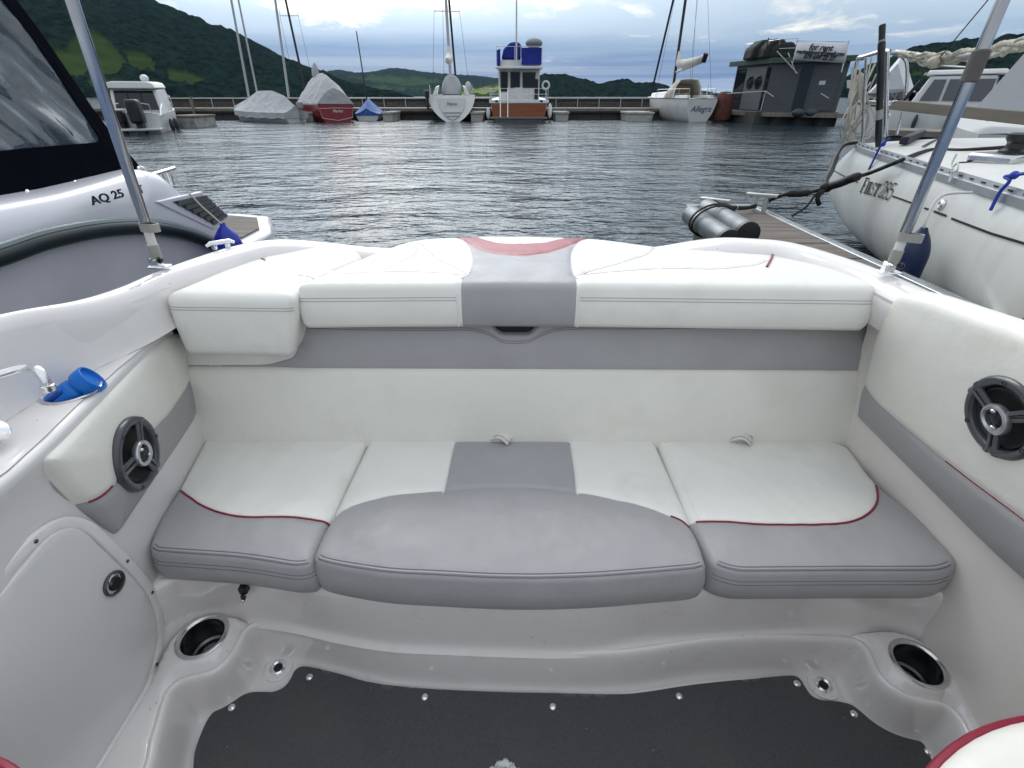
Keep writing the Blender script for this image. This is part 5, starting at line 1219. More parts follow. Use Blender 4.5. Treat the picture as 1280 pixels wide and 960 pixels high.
MB().grid([[V(p) for p in rb3], [V((p[0] - .03, p[1], p[2] - .12)) for p in rb3], [V((p[0] - .05, p[1] + .02, (p[2] - .12) * .5)) for p in rb3], [V((p[0] - .25, p[1] + .05, -.1)) for p in rb3], [V((p[0] - .8, p[1] + .05, -.5)) for p in rb3]]).build('hull_side', NH, NB, sub=1)
# stern face, deck, far side
tl_ = [V(p) for p in top_line]; e0 = V(rb3[-1])
MB().grid([[V((p.x - .5, p.y, p.z + .03)) for p in tl_[:40]], [V((-4.6, p.y, p.z + .03)) for p in tl_[:40]]]).build('side_deck', NW, NB)
st_line = tl_[39:]
MB().grid([[V((p.x - .45, p.y, p.z + .03)) for p in st_line], [V((-3.4, p.y + .1, p.z + .03)) for p in st_line], [V((-4.6, p.y, p.z + .03)) for p in st_line]]).build('stern_deck', NW, NB)
MB().grid([[V((-2.1, e0.y, e0.z)), V((-4.6, e0.y, e0.z))], [V((-2.25, e0.y - .05, -.3)), V((-4.5, e0.y - .05, -.3))]]).build('transom', NW, NB)
MB().grid([[V((-4.6, p[1], max(p[2], .9))) for p in top_line], [V((-4.5, p[1], -.3)) for p in top_line]]).build('far_side', NH, NB)
# steps with slats in the quarter
lv = plane_pts([(213, 252), (254, 244), (282, 270), (266, 281)], -2.06, .0)
lvn = (lv[1] - lv[0]).cross(lv[3] - lv[0]).normalized(); lvn = lvn if lvn.x > 0 else -lvn
MB().prism([p - lvn * .02 for p in plane_pts([(193, 252), (250, 239), (287, 271), (266, 288)], -2.06)], lvn * .03).build('quarter_panel', NW, NB, bevel=.008)
o = MB().prism([p + lvn * .012 for p in lv], lvn * .004).build('vent_recess', mat('vent_dark', (.03, .032, .036), .5), NB)
for k in range(6):
    t = (k + .5) / 6; a = lv[0].lerp(lv[3], t); b = lv[1].lerp(lv[2], t)
    MB().beam(a.lerp(b, .03) + lvn * .020, a.lerp(b, .97) + lvn * .020, .026, .006, lvn).build('slat', mat('slat_steel', (.13, .135, .14), .35, .4) if k == 0 else bpy.data.materials['slat_steel'], o)
# swim platform
pp_ = [(-1.98, 3.72), (-2.0, 4.05), (-2.25, 4.62), (-2.6, 4.75), (-4.4, 4.75), (-4.5, 3.4), (-2.1, 3.4)]
MB().prism([R(a, b, -1.08) for a, b in pp_], (0, 0, .12)).build('swim_platform', NW, NB, bevel=.025)
MB().prism([R(a, b, -.958) for a, b in ((-2.12, 3.8), (-2.12, 4.1), (-2.32, 4.5), (-2.62, 4.6), (-4.3, 4.6), (-4.3, 3.75))], (0, 0, .012)).build('teak_pad', WOODG, NB)
# canopy: black canvas with a large clear window
def cpl(l): return plane_pts(l, -2.20, -.16)
base = cpl(sheer); 
side_out = cpl([(-330, 330), (-100, 278), (0, 255), (70, 242), (140, 224.5), (178, 214), (160, 190), (132, 158), (105, 120), (75, 74), (48, 36), (20, -2), (-20, -50), (-120, -160), (-400, -260)])
cN = (side_out[4] - side_out[2]).cross(side_out[10] - side_out[2]).normalized(); cN = cN if cN.x > 0 else -cN
win_px = [(-330, 235), (-100, 198), (0, 188.5), (60, 183), (128, 177.5), (112, 154), (88, 118), (62, 78), (36, 40), (8, 6), (-30, -40), (-120, -140), (-330, -210)]
wfr = Frame(side_out[4], V((0, 1, 0)), cN)
so2 = wfr.pxs([(-330, 330), (-100, 278), (0, 255), (70, 242), (140, 224.5), (178, 214), (160, 190), (132, 158), (105, 120), (75, 74), (48, 36), (20, -2), (-20, -50), (-120, -160), (-400, -260)])
wo2 = wfr.pxs(win_px)
cnp = pad('canopy', wfr, rc([tuple(q) for q in catmull(so2[:1] + so2[1:], 3, False)], .01), [CANV], r=.004, puff=.0, thick=.012, step=.06, parent=NB, bulge=0, holes=[rc(wo2, .05)], wrinkle=.012, seed=61, close=False)
wbig = rc([(q[0], q[1]) for q in wo2], .05)
wd_ = pad('window', Frame(wfr.O - wfr.N * .004, wfr.U, wfr.N), wbig, [VINYL], r=.002, puff=.0, thick=0, step=.05, parent=NB, wrinkle=.02, seed=66)
aft = [V(p) for p in side_out[5:13]]
MB().grid([aft, [V((p.x - 1.2, p.y + .12, p.z)) for p in aft], [V((-4.5, p.y, p.z)) for p in aft]]).build('canopy_back', CANV, NB, sub=1)
for q in ((33, 241), (93, 229), (142, 220), (172, 211)):
    MB().lathe([(.014, 0), (.013, .006), (.006, .010), (0, .011)], wfr.to3(*wfr.px(*q), .003), cN, 16).build('snap_fastener', CHR, NB)
MB().tube([side_out[5] + V((.01, .02, .01)), side_out[5] + V((-.25, .25, .01))], .012, 8).build('grab_handle', STEEL, NB)
# name on the topside
tO = pP(126, 246.5, V((-2.05, 2.5, CZ - .55)), V((1, 0, 0))); tU = (pP(150, 240, V((-2.05, 2.5, CZ - .5)), V((1, 0, 0))) - pP(112, 250, V((-2.05, 2.5, CZ - .5)), V((1, 0, 0))))
letters('hull_name', 'AQ 25', .054, tO + V((.035, 0, 0)), tU, V((-.1, 0, 1)), NB, INK, .002, bold=.0012, wide=1.5)
tO2 = pP(168, 237, V((-2.05, 2.5, CZ - .5)), V((1, 0, 0))); letters('hull_name', 'T', .054, tO2 + V((.035, 0, 0)), tU, V((-.1, 0, 1)), NB, INK, .002, bold=.0015)
# stern cleat and fender
c = pP(213, 226, V((-2.15, 3, CZ - .4)), V((1, 0, 0)))
k_ = MB().tube([c + V((-.02, -.11, .05)), c + V((-.02, .11, .06))], .012, 10).build('stern_cleat', CHR, NB)
for sg in (-1, 1): MB().tube([c + V((-.02, sg * .04, -.03)), c + V((-.02, sg * .04, .055))], .014, 10).build('cleat_foot', CHR, k_)
fd = thing('fender', 'small bright blue fender hanging on a thin line at the left cruiser stern', 'fender', tuple(pX(278, 300, -1.9)))
ft = pX(279, 283, -1.88)
MB().lathe([(.015, .02), (.02, 0), (.035, -.012), (.07, -.06), (.085, -.12), (.088, -.28), (.085, -.42), (.05, -.5), (.02, -.53)], ft, Z, 24).build('fender_body', mat('fender_blue', (.005, .02, .34), .35, coat=.2), fd)
MB().tube([c + V((0, .02, .05)), c.lerp(ft, .5) + V((.02, 0, -.01)), ft + V((0, 0, .01))], .005, 6).build('fender_line', ROPE, fd)

# =================================================================== FINGER DOCK
dk = thing('finger_dock', 'narrow grey plank dock between this boat and the white sailboat on the right', 'dock', (2.3, 4, 0))
PLK = mat('dock_plank', (.155, .135, .12), .85, var=(3, .22, (1, 8, 1)), bump=[(14, .5, .006, (.4, 6, 1)), (2, .1, .01)], dirt=(2.2, .5, .8, (.09, .08, .075), .7))
DKF = mat('dock_frame', (.05, .048, .045), .8)
zdk = -1.0; y_ = -.6; b = MB()
while y_ < 5.25:
    w_ = .138; b.box((2.20 + random.uniform(-.004, .004), y_ + w_ / 2, CZ + zdk - .012 + random.uniform(-.002, .002)), (.64, w_ - .007, .028)); y_ += w_
b.build('planks', PLK, dk, bevel=.003)
for x_ in (1.86, 2.54):
    MB().box((x_, 2.33, CZ + zdk - .03), (.05, 5.9, .075)).build('edge_channel', GALV, dk, bevel=.006)
    MB().box((x_ + (.018 if x_ > 2 else -.018), 2.33, CZ + zdk + .012), (.012, 5.9, .012)).build('edge_lip', GALV, dk)
MB().box((2.20, 5.30, CZ + zdk - .03), (.70, .05, .09)).build('end_beam', GALV, dk, bevel=.005)
for y_ in (.5, 2.5, 4.5): MB().box((2.2, y_, .14), (.6, 1.1, .56)).build('float', bpy.data.materials['float_dark'], dk, bevel=.04)
MB().box((1.80, 4.15, .16), (.2, .8, .5)).build('fender_support', mat('support_mossy', (.13, .125, .09), .85), dk)
def tcleat(c, rot, name='dock_cleat'):
    d = V((math.cos(rot), math.sin(rot), 0))
    o = MB().beam(c - d * .15 + Z * .155, c + d * .15 + Z * .165, .06, .028).build(name, mat('cleat_alu', (.52, .53, .5), .4, .6) if 'cleat_alu' not in bpy.data.materials else bpy.data.materials['cleat_alu'], dk, bevel=.006)
    for s_ in (-.05, .05): MB().tube([c + d * s_, c + d * s_ + Z * .15], .024, 10).build('cleat_leg', bpy.data.materials['cleat_alu'], o)
cA = R(1.92, 4.76, zdk); cBk = R(2.48, 5.02, zdk)
tcleat(cA, -.9); tcleat(cBk, -.75)
# pair of steel fender tubes strapped to the dock edge
ft_ = thing('tube_fender', 'bundle of steel tubes strapped along the near edge of the plank dock', 'fender', (1.75, 4.1, 0))
pe, ps = R(1.80, 4.62, -.895), R(1.81, 3.74, -.905)
for k, (ox, oz, r_) in enumerate(((0, .0, .088), (-.135, -.055, .085))):
    a, c = pe + V((ox, 0, oz)), ps + V((ox, 0, oz))
    o = MB().tube([a, c], r_, 24).build('steel_tube', mat('tube_alu', (.15, .165, .175), .45, .6, var=(4, .1, (4, .4, 4)), rvar=(6, .1)) if k == 0 else bpy.data.materials['tube_alu'], ft_)
    MB().tube([c + V((0, .03, 0)), c + V((0, -.015, 0)), c + V((0, -.02, 0))], [r_ * 1.04, r_ * 1.04, r_ * .8], 20).build('end_cap', BLK, o)
for yy in (4.25, 4.32):
    MB().tube([R(1.735 + .178 * math.cos(a), yy, -.925 + .125 * math.sin(a) + .03 * math.cos(a)) for a in np.linspace(0, 6.283, 25)[:-1]], .009, 8, closed=True).build('strap', ROPEB, ft_)
MB().tube([R(1.68, 4.2, -1.13), R(1.66, 4.19, -1.2), R(1.69, 4.18, -1.3), R(1.67, 4.2, -1.38)], [.03, .035, .025, .03], 8).build('strap_tail', ROPEB, ft_)
ln = thing('mooring_line', 'short black rope tied between the two dock cleats', 'rope', tuple(cA))
p0, p1 = cA + V((.06, -.05, .12)), cBk + V((-.05, -.02, .06))
MB().tube(catmull([p0 + V((-.06, .03, .0)), p0, p0.lerp(p1, .35) + V((0, 0, -.02)), p0.lerp(p1, .7) + V((0, 0, -.02)), p1], 6), .020, 8).build('rope', ROPEB, ln)
MB().ball(p0 + V((-.07, .04, 0)), (.06, .06, .05), 12, 8).build('knot', ROPEB, ln)
MB().tube([p0.lerp(p1, .38) + V((0, 0, -.018)), p0.lerp(p1, .42) + V((0, 0, -.02))], .024, 8).build('rope_clip', STEEL, ln)

# =================================================================== SAILBOAT ON THE RIGHT
S_ = thing('sailboat', 'large white sailboat moored close by on the right with black pinstripe and lettering', 'sailboat', (4, 4, 0))
SB = V((3.84, 6.1, 0)); SA = V((2.69, 2.65, 0)); sd_ = (SA - SB).normalized(); sn = V((-sd_.y, sd_.x, 0)); sn = sn if sn.x < 0 else -sn
HULW = mat('sailboat_hull', (.60, .61, .58), .35, coat=.15, var=(1.2, .04), dirt=(1.6, .46, .75, (.40, .41, .37), .65, (2.2, 2.2, .28)), specks=(9, .03, .8, (.2, .17, .13), .6))
DECKW = mat('sailboat_deck', (.62, .625, .60), .5, var=(2, .04), dirt=(3, .5, .8, (.45, .45, .41), .5), bump=(160, .15, .002))
def sp3(s, o, zr): return SB + sd_ * s + sn * o + V((0, 0, CZ + zr))
rowsS = [(-.47, 0, 0), (-.52, .012, -.05), (-.60, .04, -.2), (-.74, .062, -.40), (-.90, .065, -.50), (-1.06, .03, -.46), (-1.20, -.04, -.30), (-1.33, -.16, -.02), (-1.42, -.32, .3), (-1.55, -.62, .8), (-1.8, -1.1, 1.4)]
ss_ = [0, .15, .35, .6, 1, 1.5, 2, 2.6, 3.3, 4, 4.8, 5.6, 6.4, 7.2, 8.0]
def bowin(s): return -.0 - .05 * max(0, (s - 3.2)) ** 1.8 * .35
grid = []
for zr, o, aft in rowsS:
    line = []
    for s in ss_:
        k = max(0, 1 - s / .9); line.append(sp3(s + aft * k ** 1.3, o - .10 * k * k + bowin(s), zr))
    grid.append(line)
MB().grid(grid).build('hull', HULW, S_, sub=1)
far = -sn * 2.7
MB().grid([[grid[i][0] + (0, 0, 0)[0] * X for i in range(len(rowsS))]] + [[grid[i][0] + far * t + sd_ * (-.12 * math.sin(math.pi * t)) for i in range(len(rowsS))] for t in (.03, .15, .5, .85, 1)]).build('transom', HULW, S_, sub=1)
MB().grid([[p + far - sn * (2 * bowin(s) if False else 0) for p, s in zip(l, ss_)] for l in grid]).build('hull_far', HULW, S_, sub=1)
gun = grid[0]
MB().grid([[p + V((0, 0, .004)) + far * t + V((0, 0, .09 * math.sin(math.pi * min(1, t * 1.0)))) for p in gun] for t in (.0, .03, .12, .3, .5, .7, .9, 1)]).build('deck', DECKW, S_, ang=60)
# perforated toe rail
ALT = mat('toe_rail_alu', (.34, .36, .38), .42, .55, rvar=(20, .1))
tr_ = MB(); 
tr_.grid([[p + sn * a + V((0, 0, b)) for p in gun] for a, b in ((.022, -.035), (.022, .008), (.012, .014), (.006, .045), (-.004, .045), (-.006, .006))]); tro = tr_.build('toe_rail', ALT, S_, ang=30)
s = .2
while s < 6.2:
    p = sp3(s, .0125 + bowin(s), -.47 + .028); MB().beam(p - sd_ * .022, p + sd_ * .022, .004, .009).build('rail_slot', BLK, tro); s += .15
# pin stripe along the side
def hull_o(s, zr):
    zz = [q[0] for q in rowsS][::-1]; oo = [q[1] for q in rowsS][::-1]; return np.interp(zr, zz, oo) + bowin(s)
SO, SN = sp3(0, .045, -.6), sn
def hull_px(px, py):
    p = pP(px, py, SO, SN); s = (p - SB).dot(sd_); zr = p.z - CZ; 
    for _ in range(4):
        o = hull_o(s, zr); p = pP(px, py, sp3(0, o, 0), sn); s = (p - SB).dot(sd_); zr = p.z - CZ
    return s, zr
def stripe(pxs, w=.012):
    pts = [hull_px(*q) for q in pxs]; l = dens(pts, .03)
    MB().grid([[sp3(s, hull_o(s, z) + .005, z + d) for s, z in l] for d in (-w / 2, w / 2)]).build('pinstripe', INK, S_, fix=False)
stripe([(1042, 213), (1058, 221.5), (1073, 228)]); stripe([(1116, 245), (1144, 255)]); stripe([(1156, 260), (1165, 263)], .012); stripe([(1168, 264), (1184, 270)], .014); stripe([(1190, 273), (1240, 292), (1280, 304), (1330, 322)], .013)
# serif lettering built from strokes
def strokes(text):
    out = []
    def bar(x0, y0, x1, y1, w): out.append(([(x0, y0), (x1, y1)], w))
    x = 0; T, t = .17, .085
    def serif(cx, y, w=.22): bar(cx - w / 2, y, cx + w / 2, y, t)
    for ch in text:
        if ch == 'F': bar(x + .15, 0, x + .15, 1, T); serif(x + .15, .03, .34); bar(x, .97, x + .62, .97, t); bar(x + .15, .5, x + .48, .5, t); bar(x + .60, .99, x + .60, .76, t); bar(x + .46, .62, x + .46, .40, t); x += .72
        elif ch == 'I': bar(x + .15, 0, x + .15, .78, T); serif(x + .15, .03, .32); serif(x + .15, .76, .32); x += .36
        elif ch == 'R':
            bar(x + .15, 0, x + .15, .78, T); serif(x + .15, .03, .32); bar(x, .76, x + .3, .76, t); out.append(([(x + .15, .755), (x + .38, .75), (x + .47, .68), (x + .47, .50), (x + .38, .43), (x + .15, .42)], .075)); bar(x + .30, .42, x + .50, .04, .12); bar(x + .44, .03, x + .60, .03, t); x += .62
        elif ch == 'S': out.append(([(x + .44, .60), (x + .40, .73), (x + .25, .77), (x + .10, .70), (x + .09, .55), (x + .22, .44), (x + .38, .34), (x + .43, .20), (x + .35, .05), (x + .20, .01), (x + .07, .07), (x + .04, .20)], .085)); bar(x + .45, .77, x + .45, .58, t); bar(x + .03, 0, x + .03, .2, t); x += .54
        elif ch == 'T': bar(x + .27, 0, x + .27, .78, T); serif(x + .27, .03, .30); bar(x, .755, x + .54, .755, t); bar(x + .02, .77, x + .02, .58, t); bar(x + .52, .77, x + .52, .58, t); x += .60
        elif ch == '2': out.append(([(x + .06, .72), (x + .10, .92), (x + .25, .99), (x + .42, .92), (x + .46, .74), (x + .38, .52), (x + .20, .28), (x + .05, .06)], .09)); bar(x + .03, .05, x + .48, .05, .09); bar(x + .47, .0, x + .47, .2, t); x += .56
        elif ch == '8': out.append(([(x + .27, .53), (x + .10, .64), (x + .08, .84), (x + .27, .98), (x + .46, .84), (x + .44, .64), (x + .27, .53), (x + .08, .40), (x + .05, .16), (x + .27, .01), (x + .49, .16), (x + .46, .40), (x + .27, .53)], .085)); x += .58
        elif ch == '5': bar(x + .08, .96, x + .46, .96, .09); bar(x + .09, .98, x + .09, .56, .07); out.append(([(x + .09, .56), (x + .26, .64), (x + .43, .54), (x + .48, .32), (x + .40, .10), (x + .22, .01), (x + .05, .08), (x + .04, .18)], .09)); x += .58
        else: x += .24
    return out, x
st_, W_ = strokes('FIRST 285')
p0 = hull_px(1075, 240); p1 = hull_px(1112, 250.5); p2 = hull_px(1076, 223)
uu = (p1[0] - p0[0], p1[1] - p0[1]); ww = (p2[0] - p0[0], p2[1] - p0[1]); ww = (0.0, .132)
nm = MB()
for pts, w in st_:
    pts = catmull(pts, 4) if len(pts) > 3 else [np.array(q) for q in pts]
    L = resample(pts, max(2, len(pts))); tg = np.gradient(L, axis=0) if len(L) > 1 else L; tg /= np.linalg.norm(tg, axis=1)[:, None] + 1e-9; nr = np.stack([-tg[:, 1], tg[:, 0]], 1)
    def mp(q):
        s = p0[0] + uu[0] * q[0] / W_ + ww[0] * q[1]; z = p0[1] + uu[1] * q[0] / W_ + ww[1] * q[1]; return sp3(s, hull_o(s, z) + .006, z)
    nm.grid([[mp(q + n_ * w / 2) for q, n_ in zip(L, nr)], [mp(q - n_ * w / 2) for q, n_ in zip(L, nr)]])
nm.build('hull_name', INK, S_, fix=False, smooth=False)
s, z = hull_px(1178, 256); vp = sp3(s, hull_o(s, z), z)
MB().lathe([(.035, 0), (.033, .012), (.022, .018), (.018, .006), (0, .0)], vp, sn, 20).build('drain_outlet', CHR, S_)
# deck fittings
def dpx(px, py, dz=.05):
    return pz(px, py, -.47 + dz)
w0 = dpx(1262, 196, .09)
wb_ = MB().box(w0 + V((.08, .1, -.02)), (.42, .3, .07), M.Rotation(.35, 3, 'Z')).build('winch_plinth', STEEL, S_, bevel=.02)
MB().lathe([(.085, 0), (.085, .02), (.06, .035), (.055, .07), (.075, .10), (.075, .13), (.05, .14), (0, .14)], w0 + V((.1, .1, .01)), Z, 28).build('winch', BLK, wb_)
for q, q2 in (((1153, 183), (1177, 172)), ((1224, 188), (1252, 178))):
    a, b = dpx(*q, .06), dpx(*q2, .07); MB().tube([a, a.lerp(b, .35), a.lerp(b, .65), b], [.006, .014, .014, .006], 8).build('deck_cleat', BLK, S_)
    MB().ball(a.lerp(b, .5) + V((0, 0, -.02)), (.022, .022, .03), 10, 6).build('cleat_foot', BLK, S_)
a, b = dpx(1126, 178, .07), dpx(1150, 168, .09)
MB().prism([a + V((-.02, 0, -.02)), a + V((.05, -.03, -.02)), b + V((.06, 0, -.02)), b + V((0, .05, -.02))], (0, 0, .07)).build('rope_clutch', NAVY, S_, bevel=.015)
MB().ball(dpx(1207, 204, .03), (.07, .035, .012), 14, 8).build('deck_plate', BLK, S_)
# mooring line of the sailboat: black hose-covered rope to the dock
m1 = thing('mooring_line', 'thick black mooring line from the sailboat winch down to the far dock cleat', 'rope', tuple(cBk))
path = [(1330, 180, -.36), (1275, 183, -.37), (1235, 186, -.39), (1200, 188, -.41), (1170, 187, -.42), (1150, 191, -.43), (1120, 203, -.47), (1085, 217, -.53)]
pts = [pz(x_, y_, z_) for x_, y_, z_ in path]
pts[-1] = pP(1085, 217, sp3(0, .14, -.6), sn)
cdep = lambda x_, y_, Y_: pY(x_, y_, Y_)
kn = pY(1033, 234, 4.95); pts += [pY(1066, 222.5, 4.6), pY(1050, 229, 4.8), kn, pY(1018, 239, 4.93), pY(1000, 242, 4.9), pY(983, 242.5, 4.86), cBk + V((.07, -.02, .11))]
cm_ = catmull(pts, 6); rr = []
for p in cm_:
    x_ = proj(p)[0]; rr.append(.017 + (.020 if 1035 < x_ < 1075 else 0) + (.016 if 985 < x_ < 1012 else 0))
MB().tube(cm_, rr, 10).build('rope', ROPEB, m1)
MB().ball(kn, (.06, .05, .05), 12, 8).build('knot', ROPEB, m1)
m2 = thing('mooring_line', 'black rope hanging from the sailboat stern corner and knotted over the other line', 'rope', tuple(kn))
MB().tube(catmull([gun[0] + V((.03, 0, .02)), pY(1055, 182, 5.9), pY(1045, 197, 5.7), pY(1039, 213, 5.4), pY(1032, 228, 5.0), kn, pY(1022, 247, 4.9), pY(1024, 256, 4.9)], 5), [.016] * 10 + [.03] * 9 + [.022] * 17, 8).build('rope', ROPEB, m2)
MB().tube(catmull([kn, pY(1020, 243, 4.9), pY(1008, 258, 4.85), pY(990, 270, 4.8)], 5), .011, 8).build('rope_tail', ROPEB, m2)
# blue cords tied to the toe rail
for i, (pp, l) in enumerate((([(1112, 173), (1104, 180), (1100, 184), (1093, 198), (1086, 212)], 'blue cord tied round the foot of the black stern post'), ([(1285, 216), (1268, 219), (1256, 221), (1262, 226), (1250, 240), (1238, 263)], 'blue cord tied to the sailboat toe rail near the winch'))):
    t = thing('cord', l, 'cord', tuple(sp3(1, .05, -.45)))
    p3 = [pP(x_, y_, sp3(0, .04, -.47), sn) for x_, y_ in pp]
    MB().tube(catmull(p3, 6), .009, 8).build('rope', ROPEBL, t); MB().ball(p3[1], (.022, .022, .022), 10, 6).build('knot', ROPEBL, t)
pp = [(1196, 192), (1190, 205), (1193, 215), (1187, 228), (1191, 210), (1197, 204), (1197, 212), (1190, 215)]
t = thing('cord', 'short white looped cord hanging from the sailboat toe rail', 'cord', tuple(sp3(3, .05, -.45)))
MB().tube(catmull([pP(x_, y_, sp3(0, .04, -.47), sn) for x_, y_ in pp], 6), .0055, 8).build('rope', mat('rope_white', (.6, .6, .57), .8), t)
# navy fenders on the hull
for q, s_, l in (((1141, 318), .085, 'round navy fender with white cord, behind the foot of the right canopy pole'), ((1312, 425), .12, 'navy fender of the sailboat just showing at the right frame edge')):
    c = pX(q[0], q[1], 2.62 if q[0] < 1200 else 2.2); t = thing('fender', l, 'fender', tuple(c), 'navy fenders of the white sailboat')
    MB().lathe([tuple(q_) for q_ in catmull([(.02, .17), (.03, .15), (s_ * .7, .10), (s_, .02), (s_ * 1.03, -.1), (s_, -.3), (s_ * .6, -.42), (.001, -.45)], 4)], c, Z, 28).build('fender_body', mat('fender_navy', (.008, .022, .075), .4) if q[0] < 1200 else bpy.data.materials['fender_navy'], t)
    MB().tube(catmull([c + V((0, 0, .16)), c + V((-.01, 0, .2)), c + V((.06, .05, .35)), sp3(3.2, .04, -.5) if q[0] < 1200 else c + V((.2, 0, .7))], 5), .008, 6).build('fender_line', bpy.data.materials['rope_white'], t)

# stern frame of steel tubes with coiled lines, black post, plank, boom and furled sail
fr_o = thing('stern_frame', 'stainless stern frame on the sailboat with pale ropes coiled over it', 'frame', tuple(gun[0]))
def yy(x_, y_, Y_): return pY(x_, y_, Y_)
def ftube(pts, r=.016, m=STEEL, name='frame_tube', p=fr_o): return MB().tube(catmull(pts, 5) if len(pts) > 2 else pts, r, 10).build(name, m, p)
ftube([yy(1066, 104, 6.3), yy(1073, 73, 6.2), yy(1080, 71, 6.1), yy(1104, 64, 5.9), yy(1112, 64, 5.8)], .020)
ftube([yy(1078, 180, 6.0), yy(1080, 130, 6.0), yy(1083, 72, 6.0)]); ftube([yy(1107, 170, 5.7), yy(1109, 64, 5.7)], .022)
ftube([yy(1121, 168, 7.4), yy(1131, 128, 7.4), yy(1133, 78, 7.4), yy(1127, 70, 7.4), yy(1112, 66, 7.2)], .020)
ftube([yy(1063, 127, 6.4), yy(1110, 128, 5.8), yy(1120, 127, 5.9)], .016)
ftube([yy(1080, 173, 6.0), yy(1098, 152, 5.9), yy(1112, 143, 5.8)], .012)
ftube([yy(1063, 180, 6.5), yy(1064, 130, 6.5), yy(1067, 100, 6.4)], .012)
rnd = random.Random(4)
for i in range(13):
    x0 = 1068 + rnd.uniform(-3, 26); y0 = rnd.uniform(72, 112); x1 = 1050 + rnd.uniform(0, 28); y1 = 150 + rnd.uniform(10, 30); Y_ = 6.2 + rnd.uniform(-.25, .25); bow = rnd.uniform(-14, 14)
    pts = [yy(x0, y0, Y_), yy((x0 * 2 + x1) / 3 + bow * .5, y0 + (y1 - y0) * .35, Y_ - .05), yy((x0 + x1 * 2) / 3 + bow, y0 + (y1 - y0) * .7, Y_ - .08), yy(x1, y1, Y_)]
    if i % 2: pts += [yy(x1 + 8, y1 + 2, Y_), yy(x1 + 13 + bow * .4, (y0 + y1) / 2 + 18, Y_ + .03), yy(x0 + 6, y0 + 20, Y_)]
    MB().tube(catmull(pts, 7), rnd.choice((.008, .010, .012)), 6).build('rope', ROPE, fr_o)
MB().ball(yy(1070, 112, 6.2), (.06, .06, .16), 12, 8).build('rope_coil', ROPE, fr_o)
MB().prism([yy(1064, 100, 6.3), yy(1071, 100, 6.3), yy(1071, 111, 6.3), yy(1064, 110, 6.3)], (0, .08, 0)).build('mooring_light', WH, fr_o)
bp = thing('flag_post', 'upright black padded post at the sailboat stern corner', 'post', tuple(yy(1097, 186, 5.5)))
a, b = yy(1097.5, 186, 5.5), yy(1103, 30, 5.5)
MB().tube([a, a.lerp(b, .12), a.lerp(b, .5), a.lerp(b, .86), a.lerp(b, .87), a.lerp(b, .99), b], [.024, .030, .030, .032, .026, .028, .02], 12).build('padding', BLK, bp)
MB().tube([a.lerp(b, .26), a.lerp(b, .34)], .0315, 12).build('tape', mat('tape_grey', (.3, .3, .3), .5), bp)
MB().tube([a.lerp(b, .875), a.lerp(b, .89)], .03, 12).build('tape', bpy.data.materials['tape_grey'], bp)
pk = thing('plank', 'long weathered timber plank lashed level along the sailboat rail', 'plank', tuple(yy(1200, 140, 5.2)))
MB().beam(yy(1116, 131, 6.2), yy(1420, 162, 3.5), .05, .09).build('board', mat('plank_wood', (.14, .125, .10), .8, var=(3, .15, (.5, .5, 5)), bump=(10, .3, .01)), pk, bevel=.006)
sl_ = thing('boom_sail', 'pale furled sail bundle along the sailboat boom, bleached and frayed', 'sail', tuple(yy(1180, 75, 5.5)))
SAILM = mat('sail_weathered', (.42, .40, .33), .85, bump=[(14, .9, .04), (50, .4, .01)], var=(6, .15))
for j, (oy, rr0) in enumerate(((0, .024), (4, .020), (8, .022), (-3, .014), (11, .014), (6, .012), (2, .016))):
    pts = [yy(1112 + j * 6, 67 + oy * .2, 6.6), yy(1140, 69 + oy * .6, 6.3), yy(1165, 71 + oy, 6.0), yy(1195, 68 + oy * .9, 5.7), yy(1230, 62 + oy * .9, 5.2), yy(1260, 56 + oy * .8, 4.7), yy(1300, 48 + oy * .6, 4.2), yy(1380, 30, 3.4)]
    cpt_ = catmull(pts, 6); MB().tube([p + V((0, 0, .014 * math.sin(i * (.7 + .23 * j) + j * 2))) for i, p in enumerate(cpt_)], [rr0 * (.55 + .45 * min(1, i / 12)) * (1 + .25 * math.sin(i * 2.3 + j)) for i in range(len(cpt_))], 10).build('sail_fold', SAILM, sl_)
MB().ball(yy(1167, 78, 5.9), (.06, .06, .055), 14, 10).build('sail_knot', SAILM, sl_)
ftube([yy(1120, 66, 6.7), yy(1165, 72, 6.2), yy(1300, 55, 4.4)], .035, ALU, 'boom', sl_)
ftube([yy(1170, 82, 5.9), yy(1225, 85, 5.3)], .010, ALU, 'batten', sl_)
stx = thing('backstay', 'thin wire stay slanting up right above the sailboat boom', 'wire', tuple(yy(1180, 60, 6)))
MB().tube([yy(1128, 128, 6.3), yy(1235, 0, 5.4), yy(1330, -110, 4.7)], .006, 6).build('wire', DARKM, stx)
MB().tube([yy(1124, 133, 6.3), yy(1136, 118, 6.25), yy(1152, 100, 6.1)], .018, 8).build('turnbuckle', DARKM, stx)

# =================================================================== BOATS AND QUAY FURTHER RIGHT
qy = thing('pontoon_dock', 'weathered brown dock behind the sailboat deck on the right', 'dock', (14, 13, 0))
a_, b_, c_ = pY(1120, 158, 16), pY(1420, 176, 12), None
MB().beam(V((a_.x, a_.y, .55)), V((b_.x + 3, b_.y - 2, .55)), 1.6, .14).build('deck', WOODG, qy)
MB().beam(V((a_.x, a_.y, .2)), V((b_.x + 3, b_.y - 2, .2)), 1.4, .5).build('float', bpy.data.materials['float_dark'], qy)
for q in ((1229, 150), (1265, 152)):
    MB().box(pY(*q, 14.4), (.1, .1, .4)).build('power_post', WH, qy)
K = thing('cabin_cruiser', 'white cabin cruiser with tinted side windows behind the plank on the right', 'motorboat')
rg = add_hull(K, WH, 8.2, 2.9, 1.0, tw=.9, rise=.3, draft=.35, flare=.5, stripe=NAVY)
